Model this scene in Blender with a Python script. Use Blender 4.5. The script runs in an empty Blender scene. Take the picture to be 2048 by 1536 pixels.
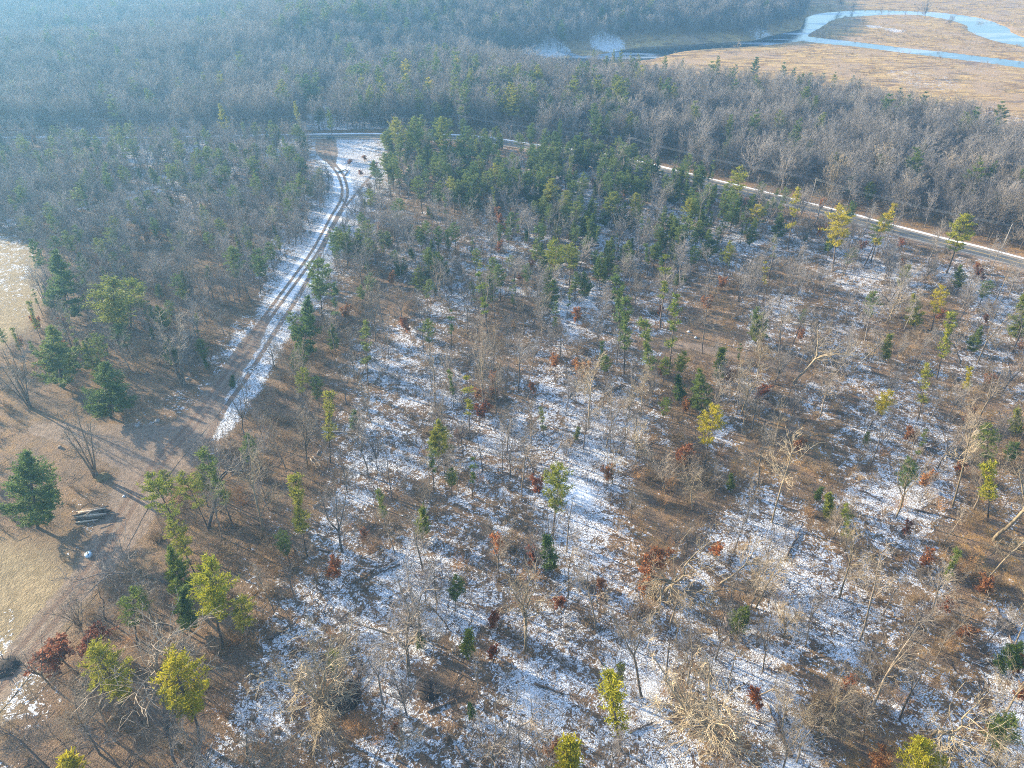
import bpy, math, random
import numpy as np
R = math.radians
scene = bpy.context.scene
col = scene.collection

# ---------------------------------------------------------------- camera, sky, sun, exposure
CAM_H, PITCH, FPX, CX, CY = 112.0, R(35.0), 1400.0, 1024.0, 768.0
cam = bpy.data.cameras.new('camera'); camo = bpy.data.objects.new('camera', cam); col.objects.link(camo)
camo.location = (0, 0, CAM_H); camo.rotation_euler = (R(90) - PITCH, 0, 0)
cam.sensor_width = 36.0; cam.lens = 36.0 * FPX / 2048.0; cam.clip_start = 0.5; cam.clip_end = 20000
scene.camera = camo
SUN_AZ, SUN_EL = R(-62), R(17)
world = bpy.data.worlds.new('World'); scene.world = world; world.use_nodes = True
wn = world.node_tree; bg = wn.nodes['Background']
sky = wn.nodes.new('ShaderNodeTexSky'); sky.sky_type = 'NISHITA'; sky.sun_disc = False
sky.sun_elevation = SUN_EL; sky.sun_rotation = SUN_AZ; sky.air_density = 1.0; sky.dust_density = 1.0; sky.ozone_density = 2.0
wn.links.new(sky.outputs[0], bg.inputs[0]); bg.inputs[1].default_value = 0.15
sl = bpy.data.lights.new('sun', 'SUN'); sl.energy = 4.6; sl.angle = R(0.6); sl.color = (1.0, 0.86, 0.60)
slo = bpy.data.objects.new('sun', sl); col.objects.link(slo)
slo.rotation_euler = (R(90) - SUN_EL, 0, math.pi - SUN_AZ)
slo.location = (0, 0, 200)
scene.view_settings.view_transform = 'Standard'; scene.view_settings.look = 'None'
scene.view_settings.exposure = 1.65; scene.view_settings.gamma = 1.0
cy = scene.cycles
cy.use_denoising = False; cy.denoiser = 'OPENIMAGEDENOISE'; cy.denoising_input_passes = 'RGB_ALBEDO_NORMAL'; cy.denoising_prefilter = 'ACCURATE'
cy.max_bounces = 5; cy.diffuse_bounces = 2; cy.glossy_bounces = 2; cy.transmission_bounces = 2
cy.transparent_max_bounces = 4; cy.volume_bounces = 0
cy.caustics_reflective = False; cy.caustics_refractive = False
cy.sample_clamp_indirect = 4.0
cy.pixel_filter_type = 'BLACKMAN_HARRIS'; cy.filter_width = 1.05
cy.use_adaptive_sampling = True; cy.adaptive_threshold = 0.01
HAZE_DENSITY, HAZE_G, HAZE_COL = 0.00030, 0.35, (0.26, 0.60, 1.0)

rng = np.random.default_rng(7); random.seed(7)
ct, st = math.cos(PITCH), math.sin(PITCH)

# ---------------------------------------------------------------- helpers
def proj(x, y, z):
    zc = y * ct - (z - CAM_H) * st
    yc = y * st + (z - CAM_H) * ct
    zc = np.maximum(zc, 1e-3)
    return CX + FPX * x / zc, CY - FPX * yc / zc, zc

def smooth(a, b, x):
    t = np.clip((x - a) / (b - a), 0, 1); return t * t * (3 - 2 * t)

def flat(px, py, z=0.0):
    dx, dy = (px - CX) / FPX, -(py - CY) / FPX
    d = (dx, ct + dy * st, -st + dy * ct)
    t = (CAM_H - z) / max(-d[2], 1e-3); t = min(t, 6000)
    return (d[0] * t, d[1] * t)

def world_line(pts):                       # pixel waypoints -> smooth world polyline (Catmull-Rom)
    P = [np.array(flat(*p)) for p in pts]
    P = [2 * P[0] - P[1]] + P + [2 * P[-1] - P[-2]]
    out = []
    for i in range(1, len(P) - 2):
        n = max(2, int(np.linalg.norm(P[i + 1] - P[i]) / 6))
        for k in range(n):
            t = k / n; a, b, c, d = P[i - 1], P[i], P[i + 1], P[i + 2]
            out.append(0.5 * (2 * b + (c - a) * t + (2 * a - 5 * b + 4 * c - d) * t * t + (3 * b - a - 3 * c + d) * t ** 3))
    out.append(P[-2]); return np.array(out)

def dist_line(x, y, L):                    # signed distance to polyline, and metres along it
    best = np.full(x.shape, 1e9); sg = np.ones(x.shape); al = np.zeros(x.shape); s = 0.0
    for a, b in zip(L[:-1], L[1:]):
        d = b - a; l2 = d @ d
        if l2 < 1e-9: continue
        t = np.clip(((x - a[0]) * d[0] + (y - a[1]) * d[1]) / l2, 0, 1)
        ex, ey = x - a[0] - t * d[0], y - a[1] - t * d[1]
        q = np.hypot(ex, ey); cr = d[0] * ey - d[1] * ex
        m = q < best
        best[m] = q[m]; sg[m] = np.where(cr[m] > 0, 1.0, -1.0); al[m] = s + t[m] * math.sqrt(l2); s += math.sqrt(l2)
    return best * sg, al

def sdf_poly(x, y, P):                     # positive inside
    best = np.full(x.shape, 1e9); inside = np.zeros(x.shape, bool)
    for a, b in zip(P, np.roll(P, -1, axis=0)):
        d = b - a; l2 = max(d @ d, 1e-9)
        t = np.clip(((x - a[0]) * d[0] + (y - a[1]) * d[1]) / l2, 0, 1)
        best = np.minimum(best, np.hypot(x - a[0] - t * d[0], y - a[1] - t * d[1]))
        c = (a[1] > y) != (b[1] > y)
        xi = a[0] + (y - a[1]) * d[0] / (d[1] if abs(d[1]) > 1e-9 else 1e-9)
        inside ^= c & (x < xi)
    return np.where(inside, best, -best)

def vnoise(x, y, seed=0):                  # value noise
    xi, yi = np.floor(x).astype(np.int64), np.floor(y).astype(np.int64)
    fx, fy = x - xi, y - yi; fx = fx * fx * (3 - 2 * fx); fy = fy * fy * (3 - 2 * fy)
    def h(a, b):
        n = (a * 374761393 + b * 668265263 + seed * 974634777) & 0x7fffffff
        n = (n ^ (n >> 13)) * 1274126177 & 0x7fffffff
        return ((n ^ (n >> 16)) & 0xffff) / 65535.0
    return (h(xi, yi) * (1 - fx) + h(xi + 1, yi) * fx) * (1 - fy) + (h(xi, yi + 1) * (1 - fx) + h(xi + 1, yi + 1) * fx) * fy

# ---------------------------------------------------------------- the lie of the land
ROAD = world_line([(-700, 305), (-300, 287), (0, 280), (190, 278), (400, 274), (560, 271), (640, 271), (780, 273), (936, 278), (1073, 297),
                   (1141, 306), (1243, 323), (1340, 347), (1440, 371), (1541, 396), (1650, 424), (1750, 451), (1860, 481), (2048, 530), (2400, 640), (2700, 760)])
PATH = world_line([(652, 276), (652, 292), (660, 320), (682, 352), (689, 390), (664, 440), (632, 500), (590, 560), (550, 615), (500, 690),
                   (450, 760), (400, 830), (350, 885), (290, 960), (240, 1040), (185, 1140), (115, 1225), (45, 1310), (-30, 1400), (-120, 1500)])
DITCH = world_line([(751, 342), (722, 375), (690, 412), (662, 462), (640, 510), (600, 590), (560, 652), (510, 730), (450, 815), (400, 900)])
SIDE = world_line([(604, 268), (622, 252), (640, 236), (653, 218), (664, 196), (672, 176), (690, 150)])
LEFTTRACK = world_line([(-60, 470), (0, 449), (60, 431), (200, 402), (330, 372), (420, 346), (480, 332)])
TRAIL = world_line([(1000, 580), (1080, 588), (1130, 606), (1146, 640), (1143, 680)])
OLDTRAIL = world_line([(1300, 690), (1360, 690), (1440, 705), (1520, 722), (1600, 745)])
RIVER_A = world_line([(900, 112), (960, 108), (1040, 107), (1110, 117), (1180, 112), (1250, 105), (1295, 95), (1340, 88), (1420, 82), (1500, 78),
                      (1560, 70), (1590, 56), (1620, 38), (1650, 27), (1700, 22), (1770, 19), (1850, 21), (1930, 32), (1975, 46), (1985, 58), (2040, 76), (2150, 92), (2400, 120)])
RIVER_B = world_line([(1575, 66), (1650, 75), (1730, 83), (1820, 94), (1930, 106), (2048, 121), (2250, 146), (2500, 180)])
INLET = world_line([(1110, 92), (1140, 100), (1170, 110), (1190, 113)])
STREAM = world_line([(-200, 118), (0, 100), (120, 87), (250, 76), (420, 66)])
def poly(pts): return np.array([flat(*p) for p in pts])
MARSH = poly([(930, 118), (940, 104), (1050, 100), (1240, 82), (1500, 71), (1565, 53), (1598, 38), (1612, 12), (1618, -70), (2600, -90), (3400, 420), (2700, 470),
              (2048, 300), (1900, 262), (1800, 236), (1600, 214), (1400, 192), (1200, 168), (1050, 150)])
FIELD = poly([(-300, 1000), (0, 1075), (90, 1095), (150, 1150), (150, 1230), (70, 1350), (-60, 1560), (-400, 1700)])
FIELD2 = poly([(-300, 440), (0, 468), (60, 490), (95, 560), (60, 660), (0, 700), (-300, 700)])
DIRT = poly([(330, 850), (420, 800), (450, 830), (390, 930), (330, 985), (290, 1060), (220, 1150), (150, 1130), (215, 1010), (240, 940), (180, 905), (60, 870), (60, 845), (200, 850)])
HILL = np.array([(-230, 560), (-90, 585), (-45, 650), (60, 675), (150, 690), (240, 720), (320, 800), (360, 900), (400, 1020), (460, 1500), (-500, 1500), (-330, 800)], float)
WATER_Z = -3.2

def height(x, y):
    x = np.asarray(x, float); y = np.asarray(y, float)
    far = smooth(300, 600, np.hypot(x, y))
    h = (vnoise(x / 38, y / 38, 1) - 0.5) * 1.1 + (vnoise(x / 9, y / 9, 2) - 0.5) * 0.35
    h = h * (1 - smooth(0, 1, (6 - np.abs(dist_line(x, y, ROAD)[0])) / 4 + 0.5) * 0.8)
    h = h + far * (vnoise(x / 150, y / 150, 3) - 0.45) * 9
    m = smooth(-25, 10, sdf_poly(x, y, MARSH))
    h = h * (1 - m) + m * (-2.55 + (vnoise(x / 20, y / 20, 5) - 0.5) * 0.35)
    r = np.maximum.reduce([16 + 8 * vnoise(x / 60, y / 60, 8) - np.abs(dist_line(x, y, RIVER_A)[0]),
                           12 + 5 * vnoise(x / 50, y / 50, 9) - np.abs(dist_line(x, y, RIVER_B)[0]), 4 - np.abs(dist_line(x, y, INLET)[0])])
    h = h - smooth(-3, 6, r) * 2.2
    h = h + 17 * smooth(0, 110, sdf_poly(x, y, HILL))
    h = h + 26 * smooth(1000, 1700, y) * (0.6 + 0.8 * vnoise(x / 320, y / 320, 4)) * (1 - m)
    h = h - 7 * smooth(60, 0, np.abs(dist_line(x, y, STREAM)[0]))
    return h

def hz(x, y): return float(height(np.array([x]), np.array([y]))[0])
def at(px, py):                            # ground point under a photo pixel
    z = 0.0
    for _ in range(6):
        x, y = flat(px, py, z); z = 0.5 * z + 0.5 * hz(x, y)
    return x, y, hz(x, y)

# snow cover of the woodland floor (0 bare .. 9 deep), one digit per 64 photo pixels from row 256 down
SNOW = """33444555558854344433322111111111
33345655449854445565542111111112
33345554359744445666666532111111
53333322588655566666677776673111
53222222786356564656445435777774
43321111684326743774653574565267
22111027503466335555622656642566
00000047104776545655334634655565
00002541113567736766534646566425
11005180035764677687637333676633
01021030325776665887224333556733
01341011216644666995223654688746
00421013447446554885336784567424
01310014346587655676357787556422
12000014467578755666464388755633
31100023576779766757574687765348
74000013673674456758858765844359
64300015864773359858947974367557
54100027751475579768933883357668
41100075445675667565883498323568""".split()
SG = np.array([[int(c) for c in r[:32].ljust(32, '3')] for r in SNOW], float) / 9.0
SG = SG[:, :32]
SNOWBLOBS = [(1100, 97, 40, .95), (1215, 87, 35, .9), (1060, 100, 20, .9), (1520, 66, 30, .7), (1990, 235, 90, .5), (40, 262, 20, .9), (180, 215, 22, .9), (225, 212, 15, .8), (325, 203, 22, .9),
             (1555, 40, 16, .2), (1750, 48, 14, .8), (1790, 55, 16, .8), (700, 232, 22, .8), (640, 225, 28, .8), (690, 250, 45, .8), (560, 62, 20, .5), (700, 315, 45, .92), (735, 330, 40, .9), (700, 292, 70, .85), (560, 290, 60, .8),
             (330, 285, 90, .8), (160, 255, 20, .6), (1960, 130, 60, .35), (1850, 152, 60, .5), (330, 232, 30, .7), (420, 170, 10, .6)]
def snow_cover(x, y, z):
    px, py, zc = proj(x, y, z)
    gx = np.clip(px / 64 - 0.5, 0, 30.999); gy = np.clip((py - 256) / 64 - 0.5, 0, 18.999)
    i, j = gx.astype(int), gy.astype(int); fx, fy = gx - i, gy - j
    s = (SG[j, i] * (1 - fx) + SG[j, i + 1] * fx) * (1 - fy) + (SG[j + 1, i] * (1 - fx) + SG[j + 1, i + 1] * fx) * fy
    up = smooth(250, 215, py)
    s = s * (1 - up) + up * 0.22
    for bx, by, br, bs in SNOWBLOBS:
        wx, wy, wz = flat(bx, by) + (0,)
        rr = br * math.hypot(wx, wy) / FPX * 1.05
        s = np.maximum(s, bs * smooth(rr * 1.25, rr * 0.6, np.hypot(x - wx, (y - wy) * 0.62)))
    return s

def attrs(x, y, z):
    a = {}
    s = snow_cover(x, y, z)
    dp, sp = dist_line(x, y, PATH); dd, _ = dist_line(x, y, DITCH); dr, _ = dist_line(x, y, ROAD)
    ds, _ = dist_line(x, y, SIDE); dl, _ = dist_line(x, y, LEFTTRACK); dt, _ = dist_line(x, y, TRAIL); do, _ = dist_line(x, y, OLDTRAIL)
    px, py, _ = proj(x, y, z)
    snowy = smooth(660, 600, py)                               # upper part of the track lies in snow
    s = np.maximum(s, 0.98 * snowy * smooth(6.5, 4.0, np.abs(dp)) * smooth(285, 320, py))
    s = np.maximum(s, 0.9 * smooth(8, 5, np.abs(dd)) * smooth(900, 860, py))
    s = np.maximum(s, 0.85 * smooth(7, 4, np.abs(ds)))
    s = np.maximum(s, 0.9 * smooth(2.5, 1.2, np.abs(np.abs(dl) - 3.0)))
    s = np.maximum(s, 0.9 * smooth(4, 2, np.abs(dt)))
    s = np.maximum(s, 0.9 * smooth(12, 7, np.abs(dist_line(x, y, STREAM)[0])))
    s = s * (1 - smooth(3.5, 2.0, np.abs(do)))
    # snowbank on the far edge of the road, a thinner one on the near edge
    s = np.where((dr > 4.8) & (dr < 6.2), .9, s)
    s = np.where((dr < -5.2) & (dr > -6.2), np.maximum(s, 0.55), s)
    s = np.where((dr > 6.9) & (dr < 14), np.minimum(s, 0.1), s)
    wd = np.where(py > 640, 3.2, 0.0) + smooth(600, 660, py) * 0.5 - 1.0 * (py < 640)
    wd = 5.6 * smooth(560, 700, py) - 2.2
    top = smooth(335, 310, py) * smooth(4, 0, sp * 0)          # tan apron where the track leaves the road
    wd = np.maximum(wd, 6.0 * smooth(345, 300, py) - 0.2)
    dirt = np.maximum(wd - np.abs(dp), np.clip(sdf_poly(x, y, DIRT), -4, 4))
    dirt = np.maximum(dirt, 1.6 - np.abs(np.abs(do) - 0.4))
    a['snow'] = s; a['dirt'] = np.clip(dirt, -4, 4); a['dpath'] = np.clip(dp, -20, 20); a['dditch'] = np.clip(dd, -20, 20)
    a['dside'] = np.clip(ds, -20, 20); a['droad'] = np.clip(dr, -40, 40)
    a['field'] = smooth(-4, 5, np.maximum(sdf_poly(x, y, FIELD), sdf_poly(x, y, FIELD2)))
    a['marsh'] = smooth(-14, 4, sdf_poly(x, y, MARSH))
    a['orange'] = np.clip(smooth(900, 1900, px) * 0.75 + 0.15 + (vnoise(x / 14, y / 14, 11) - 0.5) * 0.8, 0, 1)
    return a

# ---------------------------------------------------------------- mesh helpers
def mk(name, V, F, mats=(), parent=None, smooth_shade=False, link=True):
    me = bpy.data.meshes.new(name)
    V = np.asarray(V, np.float32)
    F = [np.asarray(f, np.int32) for f in (F if isinstance(F, list) else [F]) if len(f)]
    loops = np.concatenate([f.ravel() for f in F]); tot = np.concatenate([np.full(len(f), f.shape[1]) for f in F])
    me.vertices.add(len(V)); me.vertices.foreach_set('co', V.ravel())
    me.loops.add(len(loops)); me.loops.foreach_set('vertex_index', loops)
    me.polygons.add(len(tot)); me.polygons.foreach_set('loop_start', np.concatenate([[0], np.cumsum(tot)[:-1]]).astype(np.int32))
    me.update(calc_edges=True)
    if smooth_shade: me.polygons.foreach_set('use_smooth', np.ones(len(tot), bool))
    for m in mats: me.materials.append(m)
    o = bpy.data.objects.new(name, me)
    if link: col.objects.link(o)
    if parent: o.parent = parent
    return o

def add_attrs(me, A):
    for k, v in A.items():
        at_ = me.attributes.new(k, 'FLOAT', 'POINT'); at_.data.foreach_set('value', np.asarray(v, np.float32))

def tag(o, label=None, cat=None, group=None, kind=None):
    if label: o['label'] = label
    if cat: o['category'] = cat
    if group: o['group'] = group
    if kind: o['kind'] = kind
    return o

def empty(name, loc=(0, 0, 0), rz=0.0):
    o = bpy.data.objects.new(name, None); col.objects.link(o); o.location = loc; o.rotation_euler = (0, 0, rz); o.empty_display_size = 0.5
    return o

class MB:                                  # collects simple solids into one mesh
    def __init__(s): s.V = []; s.Q = []; s.T = []; s.n = 0
    def add(s, V, Q=(), T=()):
        s.V.append(np.asarray(V, float)); s.Q += [[i + s.n for i in q] for q in Q]; s.T += [[i + s.n for i in t] for t in T]; s.n += len(V)
    def box(s, c, d, rz=0.0, taper=1.0):
        x, y, z = d[0] / 2, d[1] / 2, d[2] / 2; v = []
        for sz in (-1, 1):
            k = taper if sz > 0 else 1
            for sx, sy in ((-1, -1), (1, -1), (1, 1), (-1, 1)):
                X, Y = sx * x * k, sy * y * k
                v.append((c[0] + X * math.cos(rz) - Y * math.sin(rz), c[1] + X * math.sin(rz) + Y * math.cos(rz), c[2] + sz * z))
        s.add(v, [(3, 2, 1, 0), (4, 5, 6, 7), (0, 1, 5, 4), (1, 2, 6, 5), (2, 3, 7, 6), (3, 0, 4, 7)])
    def tube(s, pts, rad, n=6, cap=True):
        pts = [np.asarray(p, float) for p in pts]; rings = []
        for i, p in enumerate(pts):
            d = pts[min(i + 1, len(pts) - 1)] - pts[max(i - 1, 0)]; d = d / (np.linalg.norm(d) + 1e-9)
            u = np.cross(d, (0, 0, 1) if abs(d[2]) < 0.9 else (1, 0, 0)); u /= np.linalg.norm(u); w = np.cross(d, u)
            r = rad[i] if hasattr(rad, '__len__') else rad
            rings += [p + r * (math.cos(2 * math.pi * k / n) * u + math.sin(2 * math.pi * k / n) * w) for k in range(n)]
        Q = [(i * n + k, i * n + (k + 1) % n, (i + 1) * n + (k + 1) % n, (i + 1) * n + k) for i in range(len(pts) - 1) for k in range(n)]
        T = []
        if cap:
            m = len(rings); rings += [pts[0], pts[-1]]; b = (len(pts) - 1) * n
            T = [(m, (k + 1) % n, k) for k in range(n)] + [(m + 1, b + k, b + (k + 1) % n) for k in range(n)]
        s.add(rings, Q, T)
    def build(s, name, mat, parent=None, sm=False):
        F = []
        if s.Q: F.append(np.array(s.Q))
        if s.T: F.append(np.array(s.T))
        return mk(name, np.concatenate(s.V), F, (mat,), parent, sm)

def segs_mesh(S, n=3):                     # many thin tapered sticks: rows p0, p1, r0, r1
    S = np.asarray(S, float); p0, p1, r0, r1 = S[:, 0:3], S[:, 3:6], S[:, 6:7], S[:, 7:8]
    d = p1 - p0; d /= np.linalg.norm(d, axis=1, keepdims=True) + 1e-9
    ref = np.where(np.abs(d[:, 2:3]) < 0.9, np.array([[0, 0, 1.0]]), np.array([[1.0, 0, 0]]))
    u = np.cross(d, ref); u /= np.linalg.norm(u, axis=1, keepdims=True); w = np.cross(d, u)
    ring = lambda p, r: [p + r * (math.cos(2 * math.pi * k / n) * u + math.sin(2 * math.pi * k / n) * w) for k in range(n)]
    V = np.stack(ring(p0, r0) + ring(p1, r1), 1).reshape(-1, 3)
    b = np.arange(len(S))[:, None] * 2 * n
    Q = np.concatenate([b + np.array([[k, (k + 1) % n, n + (k + 1) % n, n + k]]) for k in range(n)])
    return V, Q

# ---------------------------------------------------------------- materials
class NT:
    def __init__(s, name):
        s.m = bpy.data.materials.new(name); s.m.use_nodes = True; s.t = s.m.node_tree; s.t.nodes.clear()
        s.out = s.t.nodes.new('ShaderNodeOutputMaterial')
    def n(s, ty, **kw):
        nd = s.t.nodes.new(ty)
        for k, v in kw.items(): setattr(nd, k, v)
        return nd
    def l(s, a, b):
        if isinstance(a, (int, float)): b.default_value = a
        elif isinstance(a, tuple): b.default_value = a if len(a) == len(b.default_value) else a + (1.0,)
        else: s.t.links.new(a, b)
    def math(s, op, a, b=0.0, c=0.0):
        nd = s.n('ShaderNodeMath', operation=op); s.l(a, nd.inputs[0]); s.l(b, nd.inputs[1]); s.l(c, nd.inputs[2]); return nd.outputs[0]
    def mix(s, f, a, b, mode='MIX'):
        nd = s.n('ShaderNodeMix', data_type='RGBA', blend_type=mode); s.l(f, nd.inputs[0]); s.l(a, nd.inputs[6]); s.l(b, nd.inputs[7]); return nd.outputs[2]
    def noise(s, vec, scale, detail=2.0, rough=0.5, dist=0.0):
        nd = s.n('ShaderNodeTexNoise'); s.l(vec, nd.inputs['Vector']); s.l(float(scale), nd.inputs['Scale']); s.l(float(detail), nd.inputs['Detail'])
        s.l(float(rough), nd.inputs['Roughness']); s.l(float(dist), nd.inputs['Distortion']); return nd.outputs[0]
    def step(s, x, a, b, lo=0.0, hi=1.0):
        nd = s.n('ShaderNodeMapRange', interpolation_type='SMOOTHSTEP'); s.l(x, nd.inputs[0]); s.l(a, nd.inputs[1]); s.l(b, nd.inputs[2])
        s.l(lo, nd.inputs[3]); s.l(hi, nd.inputs[4]); return nd.outputs[0]
    def attr(s, name): return s.n('ShaderNodeAttribute', attribute_name=name).outputs['Fac']
    def pos(s): return s.n('ShaderNodeNewGeometry').outputs['Position']
    def obj(s): return s.n('ShaderNodeTexCoord').outputs['Object']
    def scale(s, v, k):
        nd = s.n('ShaderNodeVectorMath', operation='MULTIPLY'); s.l(v, nd.inputs[0]); nd.inputs[1].default_value = k; return nd.outputs[0]
    def bsdf(s, color, rough=0.8, spec=0.3, normal=None, metal=0.0, coat=0.0):
        b = s.n('ShaderNodeBsdfPrincipled'); s.l(color, b.inputs['Base Color']); s.l(rough, b.inputs['Roughness']); s.l(spec, b.inputs['Specular IOR Level'])
        s.l(metal, b.inputs['Metallic']); s.l(coat, b.inputs['Coat Weight'])
        if normal is not None: s.l(normal, b.inputs['Normal'])
        return b.outputs[0]
    def bump(s, h, strength=0.5, dist=0.1):
        b = s.n('ShaderNodeBump'); b.inputs['Strength'].default_value = strength; b.inputs['Distance'].default_value = dist; s.l(h, b.inputs['Height']); return b.outputs[0]
    def done(s, sh): s.t.links.new(sh, s.out.inputs[0]); return s.m

def ground_material():
    g = NT('forest_floor'); P = g.pos()
    n1 = g.noise(P, 0.30, 3, .6, .9); n2 = g.noise(P, .85, 3, .55, 2.2); n3 = g.noise(P, 5.0, 2, .6, .5); big = g.noise(P, 0.07, 3, .6)
    nf = g.noise(P, 11.0, 2, .6)
    nn = g.math('ADD', g.math('MULTIPLY', n1, .42), g.math('ADD', g.math('MULTIPLY', n2, .46), g.math('MULTIPLY', n3, .12)))
    snow = g.attr('snow')
    thr = g.math('SUBTRACT', 0.70, g.math('MULTIPLY', snow, 0.31))
    m = g.step(nn, g.math('SUBTRACT', thr, .012), g.math('ADD', thr, .012))
    # twigs and litter that cut the snow into curly pieces
    curl = g.math('ABSOLUTE', g.math('SUBTRACT', g.noise(P, .62, 2, .5, 3.0), .5))
    curl2 = g.math('ABSOLUTE', g.math('SUBTRACT', g.noise(g.scale(P, (1.0, 1.7, 1)), .95, 2, .5, 2.2), .52))
    deep = g.step(snow, .92, 1.0)
    c1 = g.math('MAXIMUM', g.step(curl, .016, .026), deep); c2 = g.math('MAXIMUM', g.step(curl2, .014, .024), deep)
    m = g.math('MULTIPLY', m, g.math('MULTIPLY', c1, c2))
    m = g.math('MULTIPLY', m, g.step(snow, .01, .08))
    # litter
    lit = g.mix(g.step(n2, .32, .68), (.095, .056, .038), (.27, .165, .105))
    lit = g.mix(g.step(n3, .35, .7), lit, (.34, .23, .14))
    lit = g.mix(g.math('MULTIPLY', g.step(big, .4, .62), .5), lit, (.115, .095, .075))
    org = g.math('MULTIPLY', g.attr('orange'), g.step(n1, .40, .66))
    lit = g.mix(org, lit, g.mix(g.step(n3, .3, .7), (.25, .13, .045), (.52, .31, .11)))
    lit = g.mix(g.math('MULTIPLY', g.step(nf, .52, .66), .55), lit, (.035, .026, .022))
    # dry field
    st = g.noise(g.scale(P, (1.6, .5, 1)), 1.7, 4, .65, 1.0)
    fld = g.mix(g.step(st, .3, .7), (.20, .145, .085), (.46, .35, .20)); fld = g.mix(g.step(n1, .45, .7), fld, (.24, .18, .10))
    c = g.mix(g.math('MULTIPLY', g.attr('field'), .9), lit, fld)
    # marsh grass
    ms = g.noise(g.scale(P, (.35, 1.0, 1)), .22, 5, .65, .8)
    mc = g.mix(g.step(ms, .34, .64), (.22, .12, .06), (.56, .36, .14)); mc = g.mix(g.step(g.noise(P, .028, 3, .6), .46, .62), mc, (.40, .26, .15))
    mc = g.mix(g.math('MULTIPLY', g.step(g.noise(g.scale(P, (.5, 1, 1)), .06, 4, .6), .56, .66), .7), mc, (.15, .095, .075))
    c = g.mix(g.attr('marsh'), c, mc)
    # road verge
    dr = g.attr('droad')
    verge = g.math('MULTIPLY', g.step(g.math('ABSOLUTE', dr), 10, 6.5), g.math('SUBTRACT', 1.0, 0.0))
    c = g.mix(g.math('MULTIPLY', verge, .8), c, g.mix(n2, (.24, .15, .10), (.42, .29, .20)))
    # bare dirt and wheel ruts
    dirt = g.step(g.math('ADD', g.attr('dirt'), g.math('MULTIPLY', g.math('SUBTRACT', n1, .5), 3.0)), -.35, .35)
    dc = g.mix(g.step(g.noise(P, .9, 5, .7), .3, .7), (.19, .135, .10), (.34, .25, .19))
    c = g.mix(g.math('MULTIPLY', dirt, .8), c, dc)
    def rut(name, centre, half):
        d = g.math('ABSOLUTE', g.math('SUBTRACT', g.math('ABSOLUTE', g.attr(name)), centre))
        d = g.math('ADD', d, g.math('MULTIPLY', g.math('SUBTRACT', n1, .5), .5))
        return g.step(d, half, half - .25)
    ruts = g.math('MAXIMUM', g.math('MAXIMUM', rut('dpath', 1.2, .75), rut('dside', .95, .5)), g.math('MULTIPLY', rut('dditch', 0.0, .9), g.step(n1, .33, .45)))
    c = g.mix(g.math('MULTIPLY', ruts, .9), c, g.mix(n2, (.13, .08, .055), (.27, .18, .13)))
    m = g.math('MULTIPLY', m, g.math('SUBTRACT', 1.0, g.math('MAXIMUM', g.math('MULTIPLY', dirt, .97), g.math('MULTIPLY', ruts, .92))))
    snowc = g.mix(n3, (.80, .83, .88), (.90, .92, .95))
    c = g.mix(m, c, snowc)
    rough = g.mix(m, (.95, .95, .95), (.6, .6, .6))
    hgt = g.math('ADD', g.math('MULTIPLY', m, .5), g.math('ADD', n3, g.math('MULTIPLY', n2, 1.2)))
    return g.done(g.bsdf(c, rough, .15, g.bump(hgt, .8, .22)))

def bark_material(name, a, b, far=False):
    g = NT(name); oi = g.n('ShaderNodeObjectInfo')
    P = g.obj(); n = g.noise(g.scale(P, (1, 1, .25)), 3.0, 3, .6)
    c = g.mix(g.step(n, .3, .7), a, b)
    c = g.mix(1.0, c, g.mix(oi.outputs['Random'], (.72, .70, .68), (1.35, 1.30, 1.25)), 'MULTIPLY')
    c = g.mix(1.0, c, oi.outputs['Color'], 'MULTIPLY')
    return g.done(g.bsdf(c, .9, .2))

def leaf_material(name, a, b, c3, trans=.35):
    g = NT(name); oi = g.n('ShaderNodeObjectInfo'); P = g.obj(); n = g.noise(P, 1.3, 2, .6)
    c = g.mix(g.step(n, .35, .65), a, b); c = g.mix(g.math('MULTIPLY', oi.outputs['Random'], .65), c, c3)
    c = g.mix(1.0, c, oi.outputs['Color'], 'MULTIPLY')
    d = g.bsdf(c, .65, .25); t = g.n('ShaderNodeBsdfTranslucent'); g.l(c, t.inputs[0])
    mx = g.n('ShaderNodeMixShader'); mx.inputs[0].default_value = trans; g.l(d, mx.inputs[1]); g.l(t.outputs[0], mx.inputs[2])
    return g.done(mx.outputs[0])

def plain(name, c, rough=.7, spec=.3, var=.15, sc=4.0, metal=0.0):
    g = NT(name); n = g.noise(g.obj(), sc, 3, .6)
    lo = tuple(v * (1 - var) for v in c); hi = tuple(min(1, v * (1 + var)) for v in c)
    return g.done(g.bsdf(g.mix(n, lo, hi), rough, spec, None, metal))

M_GROUND = ground_material()
M_BARK = bark_material('grey_bark', (.13, .115, .105), (.27, .245, .225))
M_TWIG = bark_material('grey_twigs', (.19, .17, .16), (.34, .31, .285))
M_PINEBARK = bark_material('pine_bark', (.07, .055, .048), (.17, .14, .12))
M_NEEDLE = leaf_material('pine_needles', (.065, .120, .036), (.140, .200, .045), (.23, .25, .05), .45)
M_OAKLEAF = leaf_material('dead_oak_leaves', (.36, .15, .05), (.52, .26, .10), (.30, .11, .06), .35)
M_BRUSH = bark_material('brown_twigs', (.22, .16, .105), (.40, .30, .19))
M_LOG = bark_material('log_bark', (.10, .075, .06), (.24, .19, .16))

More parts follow.
